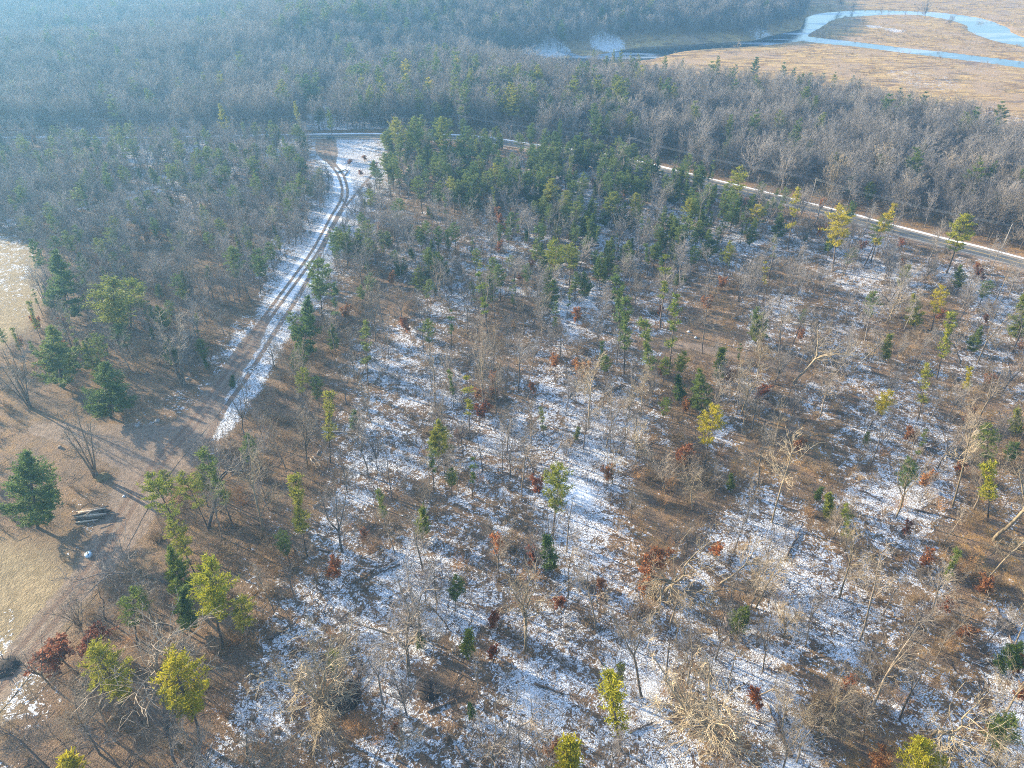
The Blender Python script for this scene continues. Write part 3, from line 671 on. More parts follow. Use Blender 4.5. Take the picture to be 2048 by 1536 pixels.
pt('fullpine', (138, 643), (100, 488), .95, DK, 'tall dark full pine standing over leaning bare stems beside the tan field', 0)
pt('fullpine', (127, 777), (84, 645), 1.05, DK, 'broad dark pine with open lower branches left of the round pine', 1)
pt('fullpine', (222, 836), (207, 724), 1.35, DK, 'big rounded dark green pine at the edge of the dirt clearing', 2); lm('big rounded pine by the dirt clearing', 222, 790)
pt('pine', (240, 702), (205, 544), 1.5, OLV, 'olive topped pine with a grey bare tree in front', 0)
pt('pine', (262, 655), (262, 553), 1.3, YG, 'yellowish green pine right of the olive topped pine', 1)
pt('fullpine', (75, 1056), (92, 905), 1.2, DK, 'dark low-branched pine with pale dead branches by the tan field', 0); lm('dark low-branched pine by the tan field', 80, 990)
pt('youngpine', (465, 778), (465, 752), 1.2, DK, 'small pine alone in the snow strip beside the track')
for b, t, k, tn, lb in [((480, 592), (468, 495), 'pine', DK, 'dark pine left of the snowy track, left one of a close pair'), ((522, 588), (511, 500), 'pine', DK, 'dark pine left of the snowy track, right one of a close pair'),
    ((645, 645), (635, 516), 'pine', None, 'tall green pine just right of the snowy track where the ditch begins'), ((676, 668), (660, 566), 'leggy', None, 'slender green pine behind the dark brush heap'),
    ((607, 715), (613, 592), 'fullpine', DK, 'thick dark pine overhanging the ditch right of the track'), ((600, 700), (583, 625), 'pine', DK, 'short dark pine under the thick pine by the ditch'),
    ((597, 748), (590, 682), 'fullpine', DK, 'low spreading blue-green pine in the row along the ditch'), ((605, 818), (600, 735), 'pine', YG, 'bright green pine at the lower end of the ditch row'),
    ((640, 825), (632, 752), 'pine', None, 'soft green pine beside the bright pine of the ditch row'), ((737, 770), (721, 648), 'leggy', None, 'lone slender green pine on open snow right of the track'),
    ((661, 925), (648, 800), 'leggy', YG, 'thin yellow-green pine with two separate needle tufts'), ((708, 862), (707, 822), 'youngpine', None, 'small green pine behind a snow covered log'),
    ((502, 960), (492, 872), 'pine', DK, 'green pine behind the pale trunked tree near the path bend'), ((372, 1097), (314, 946), 'pine', YG, 'leaning bright green pine at the path edge, first of the corner clump'),
    ((418, 1062), (372, 948), 'pine', YG, 'pine with its green crown high on a long leaning grey trunk'), ((468, 1057), (424, 915), 'leggy', None, 'green pine with full-length foliage in the corner clump'),
    ((392, 1152), (348, 1045), 'pine', YG, 'dense green pine in the middle of the corner clump'), ((369, 1196), (338, 1098), 'fullpine', YG, 'bushy green pine overhanging the path side of the corner clump'),
    ((446, 1296), (402, 1098), 'pine', YEL_LIT, 'tall yellow-green pine on a bare grey trunk by dark ground'), ((275, 1292), (256, 1175), 'pine', OLV, 'dull green pine mixed with pale grey branches'),
    ((380, 1262), (361, 1186), 'youngpine', None, 'small green pine under the tall yellow-green pine'), ((496, 1292), (482, 1192), 'pine', YG, 'fluffy low pine leaning over the snow edge'),
    ((402, 1487), (343, 1268), 'pine', YEL_LIT, 'brightest yellow-green pine, thick crown almost to the ground'), ((285, 1447), (198, 1292), 'pine', YG, 'leaning open crowned pine beside the dark forked trunk'),
    ((150, 1590), (128, 1516), 'youngpine', YEL_LIT, 'yellow-green pine top cut by the bottom edge below the leaf litter'), ((615, 1115), (583, 975), 'leggy', YG, 'slim yellow-green pine above the splintered stump'),
    ((601, 1062), (592, 1020), 'youngpine', YG, 'small light green pine beside the slim yellow-green pine'), ((845, 1076), (846, 1020), 'youngpine', YG, 'small upright green pine on brown litter, alone'),
    ((868, 985), (863, 885), 'leggy', None, 'soft green pine left of the grey thicket'), ((940, 880), (935, 757), 'leggy', YG, 'green pine in front of the orange litter bank'),
    ((1106, 1072), (1112, 930), 'pine', YG, 'bright green full pine beside the open snow'), ((977, 682), (960, 548), 'leggy', YG, 'yellow-green pine on a pale bare trunk'),
    ((1001, 602), (1000, 530), 'pine', None, 'green pine behind the thin straight trunks'), ((903, 700), (902, 622), 'leggy', DK, 'dark little pine over an orange ground patch'), ((1028, 645), (1025, 560), 'leggy', DK, 'dark slender pine left of the snowy trail'),
    ((1112, 692), (1110, 604), 'leggy', DK, 'dark green pine inside the bend of the snowy trail'), ((1112, 580), (1108, 483), 'pine', YG, 'broad yellow-green pine above the snowy trail'), ((1138, 572), (1150, 490), 'pine', YG, 'second broad pine touching the one above the trail'),
    ((1240, 708), (1257, 522), 'leggy', DK, 'very tall ragged dark green pine with tiered branches'), ((1248, 748), (1256, 610), 'leggy', None, 'lower ragged pine in front of the very tall one'), ((1320, 655), (1335, 500), 'leggy', YG, 'tall thin pine behind the two-tuft pine'),
    ((1338, 746), (1352, 573), 'leggy', YG, 'tall leaning pine with two needle tufts by the dirt opening'), ((1300, 790), (1311, 645), 'leggy', None, 'leaning tufted green pine left of the dirt opening'), ((1440, 762), (1440, 700), 'youngpine', YG, 'small pine on the lower edge of the dirt opening'),
    ((1404, 832), (1400, 736), 'fullpine', None, 'thick green pine below the dirt opening'), ((1360, 806), (1358, 752), 'youngpine', DK, 'low dark green pine touching the thick pine'), ((1410, 937), (1418, 808), 'pine', YEL_LIT, 'golden green pine above the orange-leaved saplings'),
    ((1088, 882), (1085, 812), 'leggy', OLV, 'greyish green pine on snow under a pale leaning tree'), ((1100, 1142), (1095, 1072), 'youngpine', DK, 'dull dark pine below the bright green full pine'), ((935, 1314), (935, 1262), 'youngpine', YG, 'tiny green pine on pinkish litter near the bottom'),
    ((1240, 1502), (1226, 1320), 'leggy', YEL_LIT, 'slim bright yellow pine in two tufts low in the snow'), ((1135, 1575), (1130, 1485), 'youngpine', YEL_LIT, 'bushy bright yellow-green pine at the bottom edge'), ((1850, 1590), (1836, 1468), 'fullpine', YEL_LIT, 'bushy yellow-green pine at the bottom edge, right of the pale forked tree'),
    ((1805, 1012), (1817, 918), 'pine', None, 'flat-topped green pine on striped snow'), ((1658, 1040), (1660, 988), 'youngpine', YG, 'little bright green pine left of the striped snow'), ((1690, 1102), (1702, 1012), 'leggy', YG, 'faint green pine tangled in pale branches'),
    ((1975, 1042), (1986, 905), 'leggy', YEL_LIT, 'yellow pine behind the pale V-shaped tree'), ((1965, 960), (1985, 852), 'pine', OLV, 'olive pine above the yellow pine by the V-shaped tree'), ((2030, 872), (2036, 818), 'youngpine', YG, 'squat pine at the right edge on orange litter'),
    ((1925, 806), (1950, 733), 'leggy', YEL_LIT, 'small yellow pine on a bare leaning stem, orange litter around'), ((1873, 758), (1906, 638), 'leggy', YEL_LIT, 'leaning golden pine with stacked tufts'), ((1835, 842), (1866, 728), 'leggy', YG, 'leaning pine below the stacked golden pine'),
    ((1770, 722), (1776, 672), 'youngpine', YG, 'short pine beside a long leaning pale trunk'), ((1830, 657), (1826, 583), 'fullpine', YEL_LIT, 'broad yellow-green pine, left of a clump on orange ground'), ((1862, 662), (1888, 573), 'pine', YEL_LIT, 'broad yellow-green pine, right of a clump on orange ground'),
    ((2036, 682), (2046, 585), 'fullpine', OLV, 'dark olive pine cut by the right edge'), ((1467, 432), (1480, 336), 'pine', YEL_LIT, 'pale yellow pine with fanned top against the road'), ((1576, 500), (1590, 363), 'leggy', YEL_LIT, 'bright yellow column-shaped pine crossing the road'),
    ((1665, 542), (1686, 410), 'pine', YEL_LIT, 'yellow-green pine with wide crown in front of the road'), ((1728, 532), (1795, 394), 'leggy', YEL_LIT, 'strongly leaning yellow pine reaching over the road'), ((1742, 522), (1763, 430), 'pine', OLV, 'dark olive pine under the strongly leaning pine'),
    ((1893, 547), (1940, 431), 'pine', YEL_LIT, 'wide yellow pine leaning over the road near the right'), ((1735, 422), (1745, 364), 'pine', OLV, 'grey-green pine on the far side of the road'), ((1527, 602), (1531, 523), 'leggy', YEL_LIT, 'small golden pine tuft on a thin stem over snow'),
    ((832, 335), (832, 218), 'pine', YG, 'tallest pale pine at the corner where the snowy clearing ends'), ((800, 330), (797, 236), 'pine', YG, 'pale pine left of the tallest at the snowy clearing'), ((890, 335), (888, 233), 'pine', YG, 'pale green pine behind the corner of the snowy clearing')]:
    pt(k, b, t, 1.0, tn, lb, lmax=.45)
lm('brightest yellow-green pine', 365, 1400); lm('tall pine at the corner clump', 420, 1140); lm('bright green full pine in the snow', 1110, 1000); lm('slim bright yellow pine', 1228, 1410); lm('very tall ragged dark pine', 1250, 620)
lm('two-tuft pine by the dirt opening', 1345, 660); lm('golden green pine', 1415, 870); lm('yellow pine clump on orange ground', 1845, 625); lm('leaning golden pine', 1890, 700); lm('thick green pine below the dirt opening', 1402, 780)
lm('flat-topped pine on striped snow', 1812, 960); lm('bright yellow pine crossing the road', 1582, 430); lm('pale yellow pine against the road', 1472, 385); lm('wide yellow pine over the road', 1920, 480)
lm('lone slender pine right of the track', 730, 710); lm('thick dark pine by the ditch', 607, 650); lm('tall pale pine at the clearing corner', 832, 280)

for (tx, ty, hh, w, tn) in [(1464, 232, 21, .8, None), (1512, 220, 22, .95, None), (1563, 221, 22, .9, OLV), (1601, 238, 21, .95, None), (1649, 245, 17, .7, None), (1471, 131, 21, .95, DK), (1512, 116, 24, 1.1, DK), (1572, 126, 22, .9, DK), (1590, 134, 18, .8, DK),
        (1645, 148, 21, .9, DK), (1620, 162, 18, .8, DK), (1673, 146, 17, .8, OLV), (1705, 152, 20, .7, DK), (1722, 160, 18, .8, DK), (1806, 177, 19, 1.1, DK), (1854, 184, 20, 1.1, DK), (1875, 198, 17, .9, DK), (1960, 216, 20, 1.2, DK), (1998, 238, 18, .9, DK), (1437, 111, 18, .9, OLV),
        (1410, 136, 15, .8, OLV), (1851, 283, 15, .7, YG), (1963, 313, 18, .8, OLV), (1994, 323, 18, .8, None), (1340, 240, 16, .7, None), (1097, 115, 17, .9, OLV), (1188, 102, 22, .8, OLV), (1214, 114, 21, .9, OLV), (1228, 101, 21, .6, OLV), (1243, 101, 21, .8, OLV),
        (1264, 107, 20, .8, OLV), (1278, 108, 19, .8, OLV), (1331, 110, 20, .9, OLV), (1366, 117, 15, .7, YG), (1246, 129, 18, .8, OLV), (1155, 134, 22, 1.0, YG), (1082, 140, 20, .8, YG), (1026, 132, 21, .8, YG), (1313, 129, 18, .8, OLV), (1290, 132, 18, .7, OLV), (1322, 155, 20, .6, YG),
        (1352, 167, 21, 1.0, OLV), (738, 170, 23, .9, YG), (769, 167, 23, .9, OLV), (912, 114, 23, .8, GOLD), (873, 90, 22, 1.0, YG), (854, 156, 20, .8, YG), (707, 98, 18, .8, YG), (987, 108, 19, 1.0, YG), (940, 108, 19, .9, YG), (998, 132, 20, .8, YG), (820, 120, 14, .6, YG),
        (435, 145, 22, 1.1, YG), (405, 145, 20, .8, OLV), (440, 210, 20, .9, YG), (275, 120, 20, .8, OLV), (290, 125, 18, .8, OLV), (232, 92, 22, .9, DK), (105, 92, 18, .6, DK), (155, 90, 18, .7, DK), (905, 5, 22, 1.2, DK), (960, 2, 22, 1.2, DK), (1140, 0, 24, 1.3, DK), (480, 130, 14, .6, YG), (45, 130, 20, .7, DK),
        (1120, 240, 18, .6, None), (1200, 235, 18, .6, None), (1030, 185, 20, .6, DK), (1100, 190, 20, .7, DK), (655, 215, 18, .8, DK), (590, 205, 20, .6, YG), (60, 480, 16, 1, DK), (300, 200, 14, .6, DK)]:
    by_top('bigpine', (tx, ty), hh, w, tn)
lm('pair of dark pines at the marsh edge', 1500, 160); lm('golden pine of the far woods', 912, 150)

for k, b, t, w, tn, lb in [('vase', (61, 816), (8, 690), .9, MID, 'forked bare tree with a white blaze leaning out over the litter'),
    ('vase', (191, 952), (143, 828), 1.3, MID, 'fan-shaped bare tree with many stems standing in the dirt clearing'), ('vase', (366, 770), (330, 600), 1.2, MID, 'multi-stemmed bare tree where the woods meet the dirt track'),
    ('twisty', (418, 1056), (374, 840), .9, DARK, 'dark crooked bare tree spreading over the path junction'), ('bare', (527, 1068), (482, 850), .8, PALE, 'pale trunked tree with a twiggy crown beside the corner clump'),
    ('bare', (684, 1104), (662, 950), .8, None, 'grey forked tree below the snow patch right of the splintered stump'), ('slim', (784, 996), (762, 880), .9, DARK, 'straight dark trunk on snow, thin top'),
    ('broom', (615, 932), (606, 795), .7, MID, 'silvery twin-trunked tree beside pale cut logs'), ('slim', (594, 1216), (568, 1120), 1.0, DARK, 'dark leaning trunk over the snow, left of the brush bank'),
    ('bare', (818, 1348), (788, 1185), 1.1, MID, 'twin-trunked tree with a pale wide crown on pinkish litter'), ('bare', (766, 1408), (728, 1280), .9, None, 'slanting grey tree just left of the twin-trunked tree'),
    ('broom', (638, 1452), (634, 1285), 1.15, PALE, 'tree with radiating pale branches like a wheel, on dark litter'), ('twisty', (296, 1450), (300, 1190), 1.1, MID, 'large dark forked trunk with a pale grey twig crown'),
    ('slim', (236, 1532), (178, 1436), 1.0, DARK, 'dark leaning trunk below the forked tree at the bottom'), ('slim', (142, 1505), (95, 1430), 1.0, DARK, 'leaning dark trunk near the bottom left snow strip'),
    ('twisty', (342, 1172), (215, 1018), .9, None, 'bare tree reaching out over the path toward the log pile'), ('twisty', (1049, 1305), (1060, 1145), .8, PALE, 'crooked pale tree with a tangled tan crown on snow'),
    ('bare', (1284, 1395), (1236, 1225), .7, MID, 'curved grey tree on deep snow leaning left'), ('twisty', (1330, 1196), (1392, 1005), 1.0, PALE, 'big pale tree with an S-curved trunk beside the orange oak'),
    ('slim', (1192, 1266), (1190, 1110), .9, MID, 'thin pale trunk beside a narrow orange sapling'), ('snag', (1332, 1367), (1331, 1268), .7, DARK, 'broken dark snag standing straight up from deep snow'),
    ('twisty', (1865, 1470), (1932, 1330), 1.0, PALE, 'pale forked tree with wide bare limbs above the yellow-green bottom pine'), ('bare', (1734, 1436), (1802, 1250), .9, MID, 'long bare tree leaning right across snow and brown litter'),
    ('twisty', (1986, 1082), (2024, 850), 1.0, PALE, 'pale V-shaped tree rising above a dark shaded base'), ('slim', (1904, 1015), (1962, 835), 1.0, PALE, 'pale leaning pole-like tree at the end of the striped snow'),
    ('broom', (1440, 1492), (1442, 1318), 1.2, PALE, 'round-crowned tree with radiating tan branches in front of deep snow'), ('slim', (1703, 745), (1772, 663), 1.3, PALE, 'low forked tree leaning right with a pale limb over snow'),
    ('slim', (1689, 662), (1700, 556), .8, DARK, 'upright dark trunk on snow near the orange bank'), ('bare', (1772, 646), (1815, 575), 1.1, PALE, 'pale tree leaning against the yellow pine clump'),
    ('bare', (1955, 726), (2012, 596), .8, MID, 'tan leaning tree in the right edge thicket'), ('bare', (1512, 701), (1532, 590), .9, None, 'twin grey trunks at the end of the dirt opening'),
    ('slim', (1404, 706), (1412, 596), 1.0, DARK, 'straight dark trunk rising from the dirt opening'), ('twisty', (1585, 768), (1624, 640), 1.0, PALE, 'pale spreading tree beside the old trail'),
    ('bare', (1178, 856), (1192, 730), .9, PALE, 'pale feathery tree right of the orange oak'), ('slim', (1043, 1002), (1040, 875), 1.0, MID, 'thick straight grey trunk left of the bright green pine'),
    ('slim', (965, 943), (960, 850), .9, DARK, 'thin dark trunk on cross-cut snow'), ('bare', (872, 820), (860, 690), .8, MID, 'grey tree on snow behind the upturned root mound'), ('broom', (967, 812), (963, 636), .6, MID, 'silvery tree with a brushy crown over orange litter'),
    ('bare', (1037, 782), (1030, 668), .8, None, 'grey tree with dark stem at the edge of the orange litter'), ('bare', (751, 682), (745, 536), .7, MID, 'pale straight tree behind the lone slender pine'),
    ('snag', (1263, 804), (1265, 718), .7, DARK, 'broken topped trunk beside the brush-covered ground'), ('bare', (1515, 978), (1520, 862), 1.0, MID, 'tan branched tree in the middle of the brown thicket'),
    ('slim', (1544, 1045), (1590, 865), 1.1, PALE, 'long thin pale trunk leaning right out of snow'), ('bare', (1330, 986), (1325, 895), .9, MID, 'tan brushy tree at the snow edge'), ('slim', (1430, 1000), (1438, 900), 1.0, DARK, 'thin dark tree beneath an arching pale limb'),
    ('bare', (1740, 936), (1772, 840), 1.0, DARK, 'dark clustered trunks in the snow, left of striped snow'), ('slim', (1894, 912), (1922, 856), 1.0, DARK, 'short dark leaning trunk on the striped snow'),
    ('slim', (1494, 1242), (1532, 1120), 1.0, MID, 'thin tan tree on brown litter patch'), ('twisty', (1440, 1168), (1532, 1070), .9, PALE, 'low arching pale tree bending right over brown litter'), ('bare', (1679, 1196), (1735, 1040), .8, PALE, 'tall pale crooked tree on snow'),
    ('slim', (1719, 1282), (1782, 1110), 1.0, MID, 'long thin leaning trunk right of the tall pale crooked tree'), ('slim', (1815, 1140), (1826, 1035), .8, DARK, 'straight dark reddish stem in the snow'), ('slim', (1856, 1242), (1905, 1110), 1.0, MID, 'leaning tan tree at the fan-shaped brush'),
    ('slim', (1962, 1176), (2046, 1050), 1.1, PALE, 'long pale trunk leaning right at the right edge'), ('slim', (1880, 1292), (1966, 1192), 1.0, MID, 'low leaning tan stem over orange litter'), ('bare', (2002, 1442), (2060, 1330), .9, PALE, 'pale bare tree at the right edge, bottom corner'),
    ('slim', (1725, 1478), (1745, 1395), 1.0, MID, 'thin tree on dark brown litter near the bottom'), ('bare', (790, 1518), (842, 1425), .8, MID, 'bent pale tree with a long side limb at the bottom'), ('bare', (1612, 1290), (1625, 1190), .7, MID, 'short grey trunk on snow below the brown patch'),
    ('bare', (2030, 1290), (2060, 1180), .8, PALE, 'pale tree above the snowy brush ring at the right edge'), ('bare', (1560, 1560), (1575, 1440), .8, MID, 'thin bare tree rising from the bottom edge beside long logs'), ('bare', (980, 1560), (985, 1440), 1.0, MID, 'greyish tree crown at the bottom left of the bushy yellow pine'), ('bare', (520, 1570), (520, 1460), 1.1, MID, 'low tan crown at the bottom edge among snow spots')]:
    pt(k, b, t, w, tn, lb, lmax=.5)
lm('fan-shaped tree in the clearing', 180, 900); lm('multi-stemmed tree by the track', 355, 700); lm('dark crooked tree at the junction', 405, 960); lm('wheel-shaped pale tree', 636, 1360); lm('twin-trunked pale tree', 808, 1260)
lm('large dark forked trunk', 290, 1360); lm('crooked pale tree on snow', 1052, 1230); lm('S-curved pale tree', 1345, 1120); lm('broken dark snag', 1332, 1320); lm('pale forked tree near the bottom', 1890, 1410)
lm('pale V-shaped tree', 1995, 960); lm('round-crowned tan tree', 1440, 1400); lm('silvery twin-trunked tree', 612, 870); lm('low arching pale tree', 1470, 1130); lm('tall pale crooked tree', 1700, 1120)
lm('long thin pale leaning trunk', 1565, 950); lm('pale feathery tree', 1183, 800); lm('silvery brushy tree', 965, 730)

ORG = None; RED = (.75, .55, .55)
for b, hh, w, tn, lb in [((140, 1335), 6.5, 1.3, RED, 'large reddish brown oak beside the tan field'), ((212, 1300), 5.5, 1.2, RED, 'smaller rusty oak leaning from the large reddish one'), ((1167, 762), 5.5, 1.0, (1.25, 1.3, 1.1), 'brightest orange oak on snow below the trail bend'),
    ((1106, 736), 4, .9, None, 'small orange oak left of the brightest one'), ((1155, 652), 5.5, .6, None, 'narrow orange oak at the trail bend'), ((1302, 1152), 6.5, 1.0, (1.2, 1.1, .9), 'orange oak left of the S-curved tree'), ((1290, 1185), 3.5, 1.0, OLV, 'dull orange low oak under the larger orange oak'),
    ((1195, 1200), 5, .5, None, 'narrow orange sapling in snow'), ((988, 1258), 4.2, .7, RED, 'rusty sapling over snow, upper of two'), ((985, 1318), 3, .8, RED, 'rusty sapling over snow, lower of two'), ((1077, 990), 4.6, .7, (1, .8, .8), 'coral orange oak left of the bright green pine'),
    ((1370, 925), 4.5, 1.3, (1.3, 1.2, 1.2), 'peach coloured oak under the golden green pine'), ((962, 800), 3, 1.5, None, 'low orange oak brush on the orange litter bank, left'), ((990, 795), 2.6, 1.3, None, 'low orange oak brush on the orange litter bank, right'),
    ((1462, 765), 3.6, 1.0, RED, 'red-brown oak above the snow patch by the old trail'), ((1522, 795), 3.4, 1.4, RED, 'wide dark red oak on the snow patch edge'), ((1592, 905), 3.2, 1.0, None, 'orange oak beside the long thin leaning trunk'),
    ((1962, 1185), 3.4, 1.0, None, 'orange oak at the foot of the long pale right edge trunk'), ((1432, 1108), 2.6, 1.3, OLV, 'low tan-orange oak beside the S-curved tree'), ((1955, 560), 3.6, 1.3, RED, 'reddish oak near the road at the right edge'), ((1800, 500), 3.2, 1.2, RED, 'reddish oak brush beside the road under the leaning pine'),
    ((905, 355), 5, .9, None, 'orange oak among the pale pines'), ((996, 372), 5, .9, RED, 'reddish oak in the pine stand'), ((700, 330), 2.4, 1.4, RED, 'rusty brush in the snowy clearing'), ((728, 322), 2.2, 1.6, None, 'orange brush at the far side of the snowy clearing'), ((752, 336), 2.4, 1.4, RED, 'rusty brush at the right side of the snowy clearing'),
    ((722, 352), 2.2, 1.4, RED, 'rusty brush above the ditch in the snowy clearing'), ((1720, 500), 3, 1, RED, 'red-brown brush under the leaning pine'), ((1010, 470), 4, 1, RED, 'red-brown oak inside the dense pines'), ((735, 470), 4, 1, None, 'orange oak right of the snowy ditch'),
    ((130, 660), 3.6, 1.2, RED, 'reddish oak below the tall dark pine'), ((505, 455), 4, 1, RED, 'reddish oak left of the snowy track'), ((470, 520), 4, 1, RED, 'rusty oak behind the dark pine pair'), ((395, 395), 4, 1, RED, 'reddish oak in the blue-grey woods'), ((1970, 770), 3, 1, None, 'orange oak in the right edge thicket'),
    ((1640, 420), 4, .8, None, 'orange oak in front of the road')]:
    x, y, z = at(*b); plant('oak', x, y, hh * 1.2, w * 1.15, (0, 0), None, None, tn, lb, z=z)
lm('large reddish oak by the field', 150, 1290); lm('brightest orange oak', 1167, 745); lm('orange oak by the S-curved tree', 1302, 1120); lm('peach coloured oak', 1370, 900); lm('dark red oak', 1522, 785); lm('coral orange oak', 1077, 970)

for b, hh, w, lb in [((554, 1110), 4.2, 1.3, 'pinkish grey round thicket beside the splintered stump'), ((450, 1105), 4.2, 1.2, 'pale radiating brush right of the corner clump'), ((926, 965), 4.5, 1.2, 'round grey thicket left of the thick straight trunk'), ((1012, 1085), 4.0, 1.6, 'wide olive brown thicket below the bright green pine'),
    ((1170, 1245), 3.6, 1.3, 'dark brush mound at the trail side'), ((510, 1510), 3.2, 1.6, 'low tan brush at the bottom'), ((1000, 700), 4, 1.2, 'grey brown brush above the orange litter bank'), ((1165, 700), 4.5, 1.3, 'pinkish thicket behind the brightest orange oak'),
    ((830, 560), 4, 1.5, 'dark purple-brown brush patch in the pines'), ((700, 690), 3.6, 1.6, 'nearly black brush heap behind the lone pine'), ((1350, 880), 3.6, 1.5, 'dark brown thicket under the thick green pine'), ((610, 760), 3, 1.2, 'grey brush under the ditch row pines'), ((530, 850), 3.5, 1.6, 'dark grey thicket at the lower end of the snow strip'),
    ((1870, 158), 4, 2.2, 'long dark bush on the marsh'), ((1900, 158), 4, 2.0, 'dark bush extending the long one on the marsh'), ((1990, 178), 3.5, 1.6, 'round bush near the right side of the marsh'), ((1960, 50), 4, 1.5, 'bush on the far river bend')]:
    x, y, z = at(*b); plant('shrub', x, y, hh, w, (0, 0), None, None, None, lb, z=z)
lm('pinkish thicket by the stump', 554, 1085); lm('round grey thicket', 926, 940); lm('olive brown thicket', 1012, 1060); lm('nearly black brush heap', 700, 675); lm('dark thicket under the thick pine', 1350, 865)

# marsh and river bank trees, one by one
for b, t, k, lb in [((1764, 32), (1764, 8), 'bare', 'small leafless tree on the island bank of the river'), ((1850, 38), (1855, -2), 'broom', 'spreading leafless tree, tallest on the island bank'), ((1834, 38), (1832, 10), 'slim', 'thin stem left of the tallest island bank tree'), ((1901, 52), (1905, 28), 'broom', 'dark shrubby tree where the river bends'),
    ((1682, 17), (1682, -10), 'broom', 'leafless tree on the far river bank near the top'), ((1706, 20), (1703, 2), 'broom', 'bushy leafless tree right of the far bank one'), ((1792, 124), (1800, 98), 'slim', 'lone dead looking shrub tree in the tan marsh grass'), ((1472, 118), (1472, 76), 'slim', 'pale dead tree at the near end of the marsh'),
    ((1521, 76), (1524, 38), 'snag', 'pale dead snag on the snowy river bank'), ((1505, 80), (1500, 55), 'broom', 'pale brush tree on the snowy river bank'), ((1811, 34), (1812, 18), 'slim', 'thin upright stem on the island bank between two trees'), ((1402, 84), (1402, 60), 'slim', 'pale thin tree on the river bank below the wooded slope')]:
    pt(k, b, t, 1.3, PALE if 'pale' in lb else DARK, lb, hcap=26)

# ---------------------------------------------------------------- scattering the rest of the woods
def scatter(n, x0, x1, y0, y1): return rng.uniform(x0, x1, n), rng.uniform(y0, y1, n)
def zone(x, y):
    z = height(x, y); px, py, zc = proj(x, y, z)
    dr, _ = dist_line(x, y, ROAD); dp, _ = dist_line(x, y, PATH); dd, _ = dist_line(x, y, DITCH); ds, _ = dist_line(x, y, SIDE)
    free = (np.abs(dp) > 5.5) & (np.abs(ds) > 4) & ((dr > 10) | (dr < -7)) & (sdf_poly(x, y, MARSH) < 2) & (sdf_poly(x, y, FIELD) < 0) & (sdf_poly(x, y, FIELD2) < -1) & (sdf_poly(x, y, DIRT) < -2)
    free &= (np.abs(dd) > 5) | (py < 330)
    free &= ~((px > 618) & (px < 775) & (py > 280) & (py < 372) & (dr < 0))      # snowy clearing by the road
    free &= ~((px > 1320) & (px < 1500) & (py > 660) & (py < 720))               # dirt opening
    beyond = dr > 0
    left = (dp > 0) if False else (px < np.interp(py, [276, 345, 390, 500, 615, 760, 885, 1140, 1400], [652, 682, 689, 632, 550, 450, 350, 185, -30]))
    clearL = left & (py > 760)
    snow = snow_cover(x, y, z)
    return z, px, py, zc, free, beyond, left, clearL, snow
cand = []
def sow(kinds, n, box, dens):
    x, y = scatter(n, *box); z, px, py, zc, free, beyond, left, clearL, snow = zone(x, y)
    A = (box[1] - box[0]) * (box[3] - box[2]) / n                                # m2 per try
    p = dens(px, py, beyond, left, clearL, snow, x, y) * A
    keep = free & (rng.random(n) < p)
    for i_ in np.nonzero(keep)[0]:
        cand.append([kinds[rng.integers(len(kinds))], x[i_], y[i_], z[i_], px[i_], py[i_], zc[i_]])
clump = lambda x, y, s, sd: vnoise(x / s, y / s, sd)
def d_bare(px, py, by_, lf, cl, sn, x, y):
    near = np.where(py > 480, 1 / 95., 1 / 75.) * (0.35 + 1.3 * clump(x, y, 22, 40))
    return np.where(by_, 0.0, np.where(cl, 0, np.where(lf, np.where(py > 620, 1 / 60., 1 / 34.), near)))
def d_pine(px, py, by_, lf, cl, sn, x, y):
    pinezone = smooth(640, 430, py) * smooth(1650, 1250, px) * (py > 200)
    return np.where(by_, 0.0, np.where(cl, 0, np.where(lf, 1 / 95., 1 / 520. + pinezone / 17. * smooth(.25, .6, clump(x, y, 16, 41)))))
sow(['bare', 'bare', 'slim', 'bare', 'broom', 'twisty', 'slim'], 26000, (-420, 420, 25, 430), d_bare)
sow(['pine', 'pine', 'leggy', 'fullpine', 'youngpine'], 26000, (-420, 420, 25, 430), d_pine)
nb = len(cand)
def d_shrub(px, py, by_, lf, cl, sn, x, y): return np.where(by_ | cl, 0, 1 / 28.) * (1.3 - sn) * (0.2 + 1.6 * clump(x, y, 10, 42)) * np.where(py > 400, 1, .6)
sow(['shrub'], 26000, (-420, 420, 25, 430), d_shrub)
def d_oak(px, py, by_, lf, cl, sn, x, y): return np.where(by_ | cl, 0, 1 / 700.)
sow(['oak'], 26000, (-420, 420, 25, 430), d_oak)
# woods beyond the road
def d_far(px, py, by_, lf, cl, sn, x, y): return np.where(by_, 1 / 30. * (.75 + .5 * clump(x, y, 25, 50)), 0) * np.where(np.abs(dist_line(x, y, STREAM)[0]) < 12, 0, 1)
sow(['dense', 'dense', 'bare', 'dense'], 60000, (-900, 750, 230, 1000), d_far)
sow(['dense'], 26000, (-1400, 1500, 1000, 1900), lambda px, py, by_, lf, cl, sn, x, y: np.where(by_, 1 / 110., 0))
def d_fp(px, py, by_, lf, cl, sn, x, y):
    belt = (smooth(.5, .66, clump(x, y, 60, 51)) / 160. + 1 / 1200.) * np.where((px > 1280) | (px < 560), .25, 1)
    belt = belt + smooth(60, 20, np.abs((px - 740) * .35 + (py - 58) * 2.2 - 0) ) * (px > 560) * (px < 900) * (py < 110) / 60.
    near = (py > 205) * (px > 690) * (px < 1250) / 160.
    return np.where(by_, belt + near, 0)
sow(['bigpine', 'pine'], 60000, (-900, 750, 230, 1000), d_fp)
sow(['bigpine'], 9000, (-1400, 1500, 1000, 1900), lambda px, py, by_, lf, cl, sn, x, y: np.where(by_, 1 / 900., 0))

